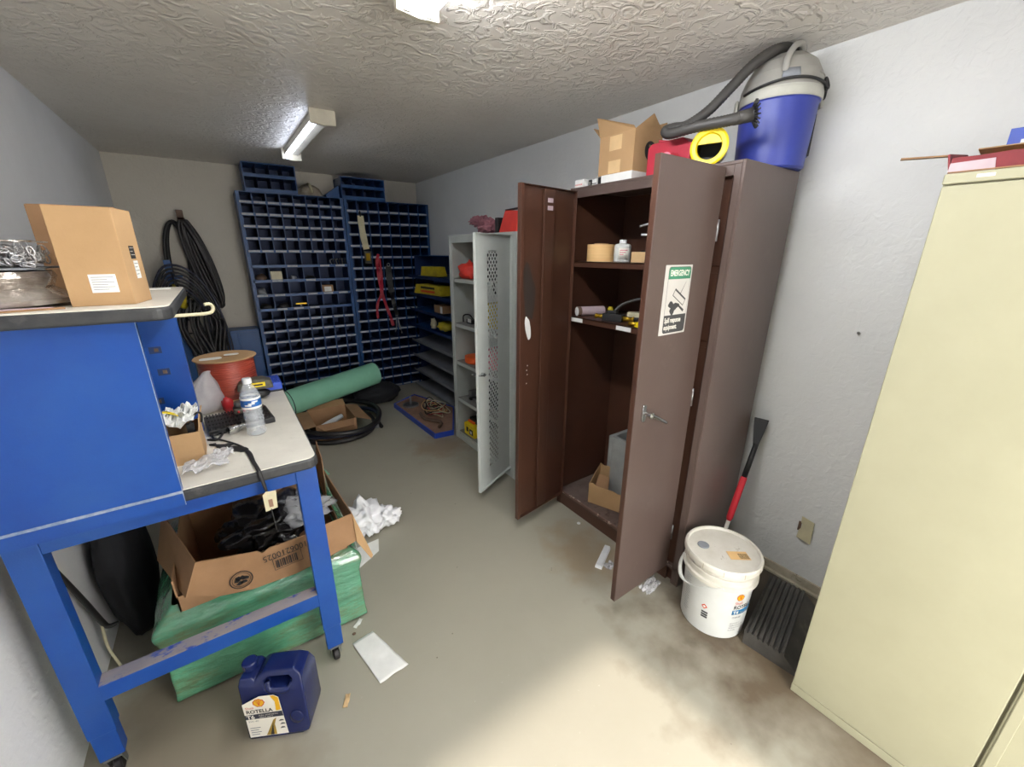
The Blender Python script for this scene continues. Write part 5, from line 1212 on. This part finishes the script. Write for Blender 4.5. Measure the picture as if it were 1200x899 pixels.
e.text('FULL SYNTHETIC', .0075, 'label', T=Tj @ Matrix.Translation((.048, .100, lbz(2))), sx=.95); e.text('HEAVY DUTY', .0065, 'label', T=Tj @ Matrix.Translation((.048, .0925, lbz(2))))
pj([(.056, .018), (.086, .018), (.086, .060), (.094, .086), (.084, .078), (.074, .056)], 'gold', 1); pj([(.068, .018), (.078, .018), (.081, .056), (.084, .074), (.078, .054)], 'ink', 2)
pj([(.098, .114), (.112, .116), (.1115, .165), (.100, .175), (.090, .175), (.100, .150)], 'emb', 1)
e.text('5W-40', .010, 'greyink', T=Tj @ Matrix.Translation((.016, .078, lbz(2))))
for k in range(4): pj([(.016, .056-.009*k), (.045-.006*(k % 2), .056-.009*k), (.045-.006*(k % 2), .053-.009*k), (.016, .053-.009*k)], 'greyink', 2)
for (x, y) in ((.098, .070), (.100, .056), (.098, .040)): pj([(x, y), (x+.016, y+.001), (x+.013, y+.006), (x+.006, y+.007)], 'signdark', 2)
e.build('front_label', jg)['label'] = 'white printed oil label'

# ------------------------------------------------------------------ bucket
bux, buy = 1.607, .668
bk_ = thing('oil_bucket', 'white lidded plastic oil bucket standing on the floor beside the brown cabinet', 'bucket', (bux, buy, 0))
Tb_ = TR((bux, buy, 0)) @ Matrix.Diagonal((1, 1, 1.035, 1))
B().lathe([(0, .0), (.126, .0), (.130, .004), (.1395, .285), (.1395, .287)], 'bucket', Tb_, 56).build('pail', bk_)
B().lathe([(.138, .262), (.151, .262), (.151, .277), (.142, .280), (.142, .300), (.148, .302), (.148, .312), (.1415, .314), (.1415, .330), (.140, .334)], 'bucketdirt', Tb_, 56).build('rim_rings', bk_)
ld = B().lathe([(.141, .330), (.153, .330), (.155, .334), (.155, .352), (.151, .360), (.143, .360), (.139, .351), (0, .349)], 'bucketdirt', Tb_, 56)
for i in range(12):
    ld.box(.1535, .1562, -.0012, .0012, .332, .354, 'dirtwhite', Tb_ @ Matrix.Rotation(i*2*PI/12, 4, 'Z'))
lo_ = ld.build('lid', bk_)
B().lathe([(0, .349), (.024, .349), (.024, .353), (.021, .355), (0, .355)], 'greyink', Tb_ @ TR((-.045, .066, 0)), 28).build('spout_cap', lo_)
e = B(); TL_ = Tb_ @ TR((.02, -.062, .3512), -.65)
e.box(-.048, .036, -.025, .025, 0, .0006, 'masking', TL_)
for k in range(12): e.box(-.006+k*.0034, -.0045+k*.0034, -.020, .012, .0006, .0009, 'ink', TL_)
e.build('lid_sticker', lo_)['label'] = 'tan barcode sticker'
# side label, wrapped
def bk_fn(a0, off=.0006):
    return lambda x, y, *q: ((lambda r: (bux+r*math.cos(a0+x/.136), buy+r*math.sin(a0+x/.136), y*1.035))(.130+.0095*(y/.285)+off+(q[0] if q else 0)))
va = math.atan2(-buy, -bux)          # direction of the viewer
e = B(); f0 = bk_fn(va+.32)
shell(e, None, .062, .225, .017, .0002, fn=f0)
f1 = bk_fn(va+.32, .0009)
e.text('Shell', .020, 'embred', fn=lambda x, y: f1(x+.042, y+.188), sx=.95)
e.text('ROTELLA', .026, 'ink', fn=lambda x, y: f1(x+.040, y+.164), sx=.95, bold=True)
N_ = 10
e.sheet(lambda u, v: f0(.038+u*.115, .134+v*.024), N_, 1, 'bandblue', .0002)
f3 = bk_fn(va+.32, .0014)
e.text('T4', .023, 'label', fn=lambda x, y: f3(x+.042, y+.138), bold=True)
e.text('TRIPLE PROTECTION', .0078, 'label', fn=lambda x, y: f3(x+.074, y+.142))
e.text('15W-40', .013, 'greyink', fn=lambda x, y: f1(x+.042, y+.114), bold=True)
for k in range(4):
    e.text(('HEAVY DUTY', 'DIESEL ENGINE OIL', 'PRODUCT INFO', '5 US GAL')[k], .0085, 'signdark', fn=lambda x, y, k=k: f1(x+.038, y+.083-k*.012))
for k in range(16):
    e.text('iiillllliiilllliilliill'[:22-(k*5) % 7], .008, 'greyink', fn=lambda x, y, k=k: bk_fn(va-1.0, .0009)(x+.0, y+.235-k*.012), sx=.9)
for k in range(3): e.sheet(lambda u, v, k=k: bk_fn(va-.27, .0009)(u*.026, .085+k*.012+v*.009), 4, 1, 'signdark', .0001)
d0 = bk_fn(va-.30, .0009)
e.add([d0(.0, .142), d0(.013, .155), d0(.026, .142), d0(.013, .129)], [(0, 1, 2, 3)], 'embred'); e.add([bk_fn(va-.30, .0013)(*p) for p in ((.006, .142), (.013, .149), (.020, .142), (.013, .135))], [(0, 1, 2, 3)], 'label')
e.build('printed_label', bk_)['label'] = 'printed oil label and warning text'
hdl = B()
ha = va-PI/2+.15
hdl.tube([(bux+.149*math.cos(va-1.45), buy+.149*math.sin(va-1.45), .29), (bux+.160*math.cos(va-1.35), buy+.160*math.sin(va-1.35), .24), (bux+.158*math.cos(va-1.1), buy+.158*math.sin(va-1.1), .205), (bux+.150*math.cos(va-.7), buy+.150*math.sin(va-.7), .215), (bux+.150*math.cos(va-.3), buy+.150*math.sin(va-.3), .25), (bux+.152*math.cos(va+.05), buy+.152*math.sin(va+.05), .275), (bux+.152*math.cos(va+.2), buy+.152*math.sin(va+.2), .285)], [.005, .008, .008, .003, .0025, .003, .005], 'bucket', 10)
hdl.build('handle', bk_)

# ------------------------------------------------------------------ snow brush/scraper behind bucket
sn = thing('ice_scraper', 'long red handled scraper with black head leaning on the right wall behind the bucket', 'scraper', (1.82, .80, 0))
a_ = Vector((1.815, .80, .004)); c_ = Vector((2.085, .80, .79)); d_ = (c_-a_)
pt = lambda t: a_+d_*t
B().tube([pt(0), pt(.40)], .0095, 'bucketdirt', 14, res=1).build('shaft', sn)
B().tube([pt(.38), pt(.40), pt(.66), pt(.67)], [.010, .0155, .0155, .012], 'red_handle', 14, res=1).build('grip', sn)
B().tube([pt(.66), pt(.88)], [.013, .012], 'black', 12, res=1).build('neck', sn)
F = frame(pt(.86), Vector((-.20, .95, .0)), d_)
B().prism([(-.010, 0), (.010, 0), (.030, .10), (.036, .145), (-.028, .145), (-.024, .10)], -.005, .005, 'black', F).build('scraper_head', sn, bevel=.002)

# rubber wheel ramp
rm = B()
RT = frame((1.565, .325, 0), (1, .235, 0), (-.0, 1, 0))
import math as _m
Lx, Ly = .46, .20
prof_ = [(0, 0), (0, .012), (.115, .068)]
k = 0; x = .115
while x < Lx-.02: prof_ += [(x+.002, .072), (x+.016, .072), (x+.019, .062), (x+.024, .062)]; x += .026
prof_ += [(Lx, .07), (Lx, 0)]
RP = frame((1.575, .315, 0), (.985, .17, 0), (0, 0, 1))
# ribs run along the long direction: profile across the depth
w = .215; pr2 = [(0, 0)]; 
pr2 = [(0, 0), (0, .015), (.06, .062)]
x = .06
while x < w-.012: pr2 += [(x+.002, .074), (x+.012, .074), (x+.014, .062), (x+.019, .062)]; x += .021
pr2 += [(w, .07), (w, 0)]
n = len(pr2)
v0 = Vector((1.600, .305, 0)); vl = Vector((.43, .085, 0)); vd = Vector((-.02, .205, 0))/w
P0 = [v0+vd*p+Vector((0, 0, q)) for p, q in pr2]; P1 = [p+vl for p in P0]
rm.add(P0+P1, [tuple(range(n)), tuple(range(2*n-1, n-1, -1))]+[(i, i+n, (i+1) % n+n, (i+1) % n) for i in range(n)], 'mat')
single(rm, 'rubber_ramp', 'black ribbed rubber ramp block on the floor between the bucket and beige cabinet', 'ramp')

# outlet
ol = thing('wall_outlet', 'broken cream electrical outlet on the right wall above the rubber ramp', 'outlet', (2.138, .535, .32))
pts = [(.565, .262), (.505, .255), (.508, .372), (.562, .382), (.560, .350), (.553, .340), (.556, .318), (.562, .306)]
B().slab([(2.131, y, z) for y, z in pts][::-1], .005, 'cream').build('cover_plate', ol)
e = B()
for zc_ in (.295, .345):
    for yy_, hh2 in ((.530, .012), (.542, .009)): e.box(2.1302, 2.1308, yy_-.0012, yy_+.0012, zc_-hh2/2, zc_+hh2/2, 'ink')
e.box(2.1295, 2.1325, .558, .570, .300, .350, 'rust')
e.build('socket_slots', ol)
single(B().tube([(2.139, .538, 1.288), (2.128, .538, 1.288)], [.004, .006], 'steel', 10, res=1), 'wall_screw', 'small grey screw in the right wall between the two tall cabinets', 'screw')

# ------------------------------------------------------------------ floor clutter
b = B()
b.sheet(lambda u, v: (.196+.09*u+.115*v*.15+.0+.11*v*(1-.0)*.25+.028*u*v, 1.455+.012*u-.235*v, .003+.005*noise.noise(Vector((u*3, v*4, 1)))+.003), 12, 16, 'paper', .001)
single(b, 'paper_towel', 'white paper towel sheet lying flat on the floor by the bench caster', 'paper')
for (x, y, a, mm, lab) in ((.245, 1.485+.06, .7, 'paper', 'tiny white candy wrapper on the floor above the paper towel'), (.118, 1.23, 1.1, 'tape', 'small pinkish wrapper on the floor below the bench caster')):
    T_ = TR((x, y, .001), a); bb_ = B().sheet(lambda u, v: (u*.05-.025, v*.018-.009, .004+.004*math.sin(u*9)*math.cos(v*5)), 8, 3, mm, .001, T=T_)
    single(bb_, 'candy_wrapper', lab, 'wrapper')
single(B().blob((.215, 1.50, .006), (.008, .006, .006), 'rust', .2, 2, 2, 1, .0005), 'pebble', 'tiny brown crumb on the floor beside the white wrapper', 'crumb')
wbg = B().blob((.47, 2.20, .085), (.10, .13, .085), 'whitebag', .55, 2.4, 4, 6, .002).blob((.585, 2.17, .055), (.08, .07, .055), 'whitebag', .6, 2.6, 4, 9, .002)
wbg.tube([(.64, 2.16, .05), (.67, 2.17, .06), (.675, 2.19, .04), (.65, 2.20, .03)], .006, 'whitebag', 8)
single(wbg, 'plastic_bag', 'crumpled white plastic bag on the floor beside the green wrapped carton', 'bag')
single(B().slab([(.33, 1.88, .003), (.47, 1.96, .003), (.50, 2.06, .003), (.36, 2.05, .003)], .0025, 'paper').slab([(.345, 1.90, .006), (.40, 1.93, .006), (.40, 2.0, .006), (.35, 1.98, .006)], .002, 'paper'), 'foam_sheet', 'flat white foam piece on the floor under the white plastic bag', 'sheet')
# foil strips
fs1 = B(); A = Vector((1.385, 1.165, .001)); D = Vector((.14, .07, 0)).normalized(); 
F = frame(A, D, (0, 0, 1)); fs1.prism([(-.018, 0), (.018, 0), (.018, .012), (.014, .024), (-.014, .024), (-.018, .012)], 0, .17, 'cap', frame(A, Vector((-D.y, D.x, 0)), (0, 0, 1)) @ Matrix.Identity(4)) 
single(fs1, 'foil_tube', 'short silver foil wrapped bar on the floor beside the open brown door', 'bar')
crumple('foil_scrap', 'crumpled clear film scrap on the floor under the open brown door', 'film', (1.505, .925, .001), (.060, .030, .028), 'clearfilm', 31, n=20)
crumple('foil_scrap', 'smaller film scrap beside the silver bar on the floor', 'film', (1.445, 1.14, .001), (.03, .025, .018), 'clearfilm', 37, n=12)
single(B().lathe([(0, 0), (.011, 0), (.011, .003), (0, .003)], 'cap', TR((1.565, 1.50, .0005)), 18), 'white_disc', 'small white plastic disc on the floor in front of the brown cabinet', 'disc')
single(B().sheet(lambda u, v: (.32+.09*u+.02*v, 3.10-.12*v, .004+.012*abs(noise.noise(Vector((u*4, v*4, 3))))), 8, 8, 'tube_green', .001), 'green_scrap', 'small green film scrap on the floor behind the bench', 'film')

# ------------------------------------------------------------------ far floor area
# opened brown carton
fc = thing('parts_carton', 'open brown carton with silver part inside on the floor below the green roll', 'box', (.6, 3.75, 0))
cx0, cx1, cy0, cy1, ch_ = .46, .80, 3.58, 3.98, .17
b = B().box(cx0, cx1, cy0, cy0+.004, 0, ch_, 'cardboard_dull').box(cx0, cx1, cy1-.004, cy1, 0, ch_, 'cardboard_dull').box(cx0, cx0+.004, cy0, cy1, 0, ch_, 'cardboard_dull').box(cx1-.004, cx1, cy0, cy1, 0, ch_, 'cardboard_dull').box(cx0, cx1, cy0, cy1, 0, .004, 'cardboard_in')
b.build('box_body', fc)
B().slab([(cx0, cy0, ch_), (cx1-.02, cy0, ch_), (cx1-.05, cy0-.10, ch_-.02), (cx0+.05, cy0-.10, ch_-.02)][::-1], .003, 'cardboard_dull').build('flap', fc)
B().slab([(cx1, cy0+.02, ch_), (cx1, cy1, ch_), (cx1+.10, cy1-.02, ch_-.01), (cx1+.12, cy0-.04, ch_-.03)][::-1], .003, 'cardboard_dull').build('flap', fc)
B().slab([(cx0, cy0, ch_), (cx0, cy1, ch_), (cx0-.12, cy1, ch_+.01), (cx0-.14, cy0-.03, ch_)], .003, 'cardboard_dull').build('flap', fc)
B().slab([(cx0, cy1, ch_), (cx1, cy1, ch_), (cx1, cy1+.10, ch_+.03), (cx0, cy1+.10, ch_+.03)][::-1], .003, 'cardboard_dull').build('flap', fc)
single(B().tube([(.52, 3.69, .10), (.60, 3.73, .115), (.72, 3.80, .13)], [.024, .026, .020], 'cap', 12), 'silver_cylinder', 'shiny silver cylinder lying inside the open brown carton by the bins', 'cylinder')
hz = B()
for k, (rx, ry, cx, cy, zz_) in enumerate(((.33, .40, .68, 3.86, .022), (.36, .36, .70, 3.84, .066), (.36, .45, .71, 3.87, .11))):
    P = []
    for i in range(20):
        a = 2*PI*i/20; x = cx+rx*math.cos(a); y = cy+ry*math.sin(a); P.append((x, y, zz_+.006*math.sin(3*a+k)))
    hz.tube(P, .020, ('rubber', 'navy', 'rubber')[k], 10, closed=True, res=3)
single(hz, 'hose_ring', 'thick black hose coiled on the floor around the open brown carton', 'hose')
h2 = B().tube([(1.02, 3.60, .02), (1.04, 3.78, .02), (1.10, 3.95, .022), (1.12, 4.12, .022), (1.07, 4.20, .022)], .018, 'rubber', 10)
h2.tube([(.985, 3.63, .02), (1.0, 3.70, .02)], .022, 'greyink', 10, res=1)
single(h2, 'short_hose', 'short black hose end with grey coupling on the floor right of the coiled hose', 'hose')
single(B().lathe([(.032, 0), (.05, 0), (.05, .010), (.032, .010), (.032, 0)], 'wood', TR((1.0, 4.02, .0)), 24).lathe([(.0, 0), (.034, 0), (.034, .006), (0, .006)], 'cream', TR((1.065, 3.86, .0)), 20), 'tan_ring', 'small tan ring on the floor inside the hose loop', 'ring')
# green roll
gr = thing('green_roll', 'long pale green plastic roll lying across the floor in front of the blue bins', 'roll', (.75, 4.2, 0))
A = Vector((.28, 4.02, .262)); Bv = Vector((1.20, 4.30, .345))
b = B().tube([A, Bv], .118, 'tube_green', 40, res=1, caps=False); D = (Bv-A).normalized(); 
b.tube([A, Bv], .110, 'tube_green', 40, res=1, caps=True)
T_ = frame(Bv, D.orthogonal(), D.cross(D.orthogonal()))
b.build('roll_sheet', gr)
sw_ = B()
for (r_, z_) in ((.116, .001), (.080, .001), (.04, .001)):
    sw_.tube([T_ @ Vector((r_*math.cos(2*PI*i/24), r_*math.sin(2*PI*i/24), z_)) for i in range(24)], .003, 'tube_green', 6, closed=True, res=1)
sw_.build('roll_end', gr)
single(B().tube([A+D*.06+Vector((0, 0, 0))+Vector((.121*math.cos(t)*D.orthogonal()+.121*math.sin(t)*D.cross(D.orthogonal()))) if False else A+D*.05+(D.orthogonal().normalized()*math.cos(t)+D.cross(D.orthogonal().normalized())*math.sin(t))*.122 for t in [2*PI*i/20 for i in range(20)]], .004, 'navy', 6, closed=True, res=2), 'tie_band', 'thin dark band around the left end of the green roll', 'band')
# support crate behind
single(B().box(.20, .34, 3.96, 4.14, 0, .13, 'darkcloth'), 'black_case', 'small black case on the floor under the left end of the green roll', 'case', bevel=.015)
single(B().box(.45, 1.05, 4.46, 4.70, 0, .26, 'darkcloth'), 'black_crate', 'low black crate on the floor behind the green roll', 'crate', bevel=.02)
single(B().blob((1.22, 4.34, .105), (.25, .17, .115), 'darkcloth', .12, 2, 4, 11, .002), 'duffel_bag', 'black duffel bag on the floor beneath the right end of the green roll', 'bag')
# blue edged panel with things on it
pl = thing('drawer_panel', 'blue edged board lying on the floor in front of the side rack', 'panel', (1.55, 3.55, 0))
Q = [(1.345, 3.11), (1.515, 3.09), (1.79, 3.62), (1.60, 4.22), (1.31, 4.06)]
B().prism(Q, .004, .040, 'wood').build('board', pl)
e = B()
for a, c in zip(Q, Q[1:]+Q[:1]):
    d = Vector((c[0]-a[0], c[1]-a[1], 0)); L_ = d.length; e.box(0, L_, -.006, .006, 0, .048, 'powderblue', frame((a[0], a[1], 0), d, (-d.y, d.x, 0)))
e.build('blue_edge', pl)
single(B().tube([(1.415, 3.60, .06), (1.40, 3.45, .06), (1.49, 3.30, .06), (1.43, 3.20, .06)], .016, 'rust', 12, res=3), 'bent_pipe', 'rusty brown bent pipe lying on the blue edged board', 'pipe', bevel=0)
rnd = random.Random(9); tg_ = B()
for k in range(14):
    cx, cy = 1.56+rnd.uniform(-.04, .04), 3.60+rnd.uniform(-.05, .05); rr1, rr2 = rnd.uniform(.05, .11), rnd.uniform(.09, .17); ph = rnd.uniform(0, 3)
    tg_.tube([(cx+rr1*math.cos(2*PI*i/9+ph), cy+rr2*math.sin(2*PI*i/9+ph), .055+.006*k+.03*math.sin(2*PI*i/9*2+ph)*rnd.uniform(.3, 1)) for i in range(9)], .0045, ('cream', 'black', 'crimson', 'masking', 'black', 'cream')[k % 6], 6, closed=True, res=4)
single(tg_, 'wire_tangle', 'tangled bundle of cream, black and red wires on the blue edged board', 'wires')
dd_ = B().lathe([(.05, 0), (.085, 0), (.085, .015), (.05, .018)], 'steel', TR((1.44, 3.92, .041)), 24).lathe([(.012, .01), (.012, .10), (.006, .105)], 'steel', TR((1.44, 3.92, .041)), 12).lathe([(0, 0), (.055, 0), (.055, .012), (0, .012)], 'black', TR((1.44, 3.92, .041)), 20)
single(dd_, 'metal_disc', 'round steel base with upright pin on the blue edged board', 'disc')

# ------------------------------------------------------------------ lights, world, camera
def area(name, loc, rot, sx, sy, power, col=(1, 1, 1)):
    l = bpy.data.lights.new(name, 'AREA'); l.shape = 'RECTANGLE'; l.size = sx; l.size_y = sy; l.energy = power; l.color = col
    o = bpy.data.objects.new(name, l); C.objects.link(o); o.location = loc; o.rotation_euler = rot; return o
#area('tube_lamp', (.657, .87, ZC-.085), (0, 0, 0), .12, 1.12, 34, (.96, .98, 1))
sun = bpy.data.lights.new('doorway_daylight', 'SUN'); sun.energy = 3.9; sun.angle = math.radians(3.2); sun.color = (1, .90, .80)
so = bpy.data.objects.new('doorway_daylight', sun); C.objects.link(so)
so.rotation_euler = Vector((-.147, 1, -1.285)).to_track_quat('-Z', 'Y').to_euler(); so.location = (.9, -3, 3.5)
w = bpy.data.worlds.new('sky'); bpy.context.scene.world = w; w.use_nodes = True
w.node_tree.nodes['Background'].inputs[0].default_value = (1, .98, .95, 1); w.node_tree.nodes['Background'].inputs[1].default_value = 8.0

cam = bpy.data.cameras.new('camera'); co = bpy.data.objects.new('camera', cam); C.objects.link(co)
cam.sensor_fit = 'HORIZONTAL'; cam.sensor_width = 36; cam.lens = 475.468/1200*36; cam.clip_start = .02
rx, ry, rz = .31351795, -.61246082, .0052056
cx_, sx_ = math.cos(rx), math.sin(rx); cy_, sy_ = math.cos(ry), math.sin(ry); cz_, sz_ = math.cos(rz), math.sin(rz)
Ym = Matrix(((cy_, sy_, 0), (-sy_, cy_, 0), (0, 0, 1))); Bm = Matrix(((1, 0, 0), (0, 0, -1), (0, 1, 0)))
Pm = Matrix(((1, 0, 0), (0, cx_, -sx_), (0, sx_, cx_))); Rr = Matrix(((cz_, -sz_, 0), (sz_, cz_, 0), (0, 0, 1)))
R = Rr @ Pm @ Bm @ Ym
rot = Matrix((R[0], -R[1], -R[2])).transposed()
co.matrix_world = Matrix.Translation((0, 0, 1.6)) @ rot.to_4x4()
sc = bpy.context.scene; sc.camera = co
sc.view_settings.view_transform = 'Standard'; sc.view_settings.look = 'None'; sc.view_settings.gamma = 1; sc.view_settings.use_curve_mapping = False
sc.view_settings.exposure = 0.52
sc.cycles.max_bounces = 8; sc.cycles.diffuse_bounces = 5; sc.cycles.transparent_max_bounces = 12
try:
    sc.cycles.use_denoising = True
except Exception: pass
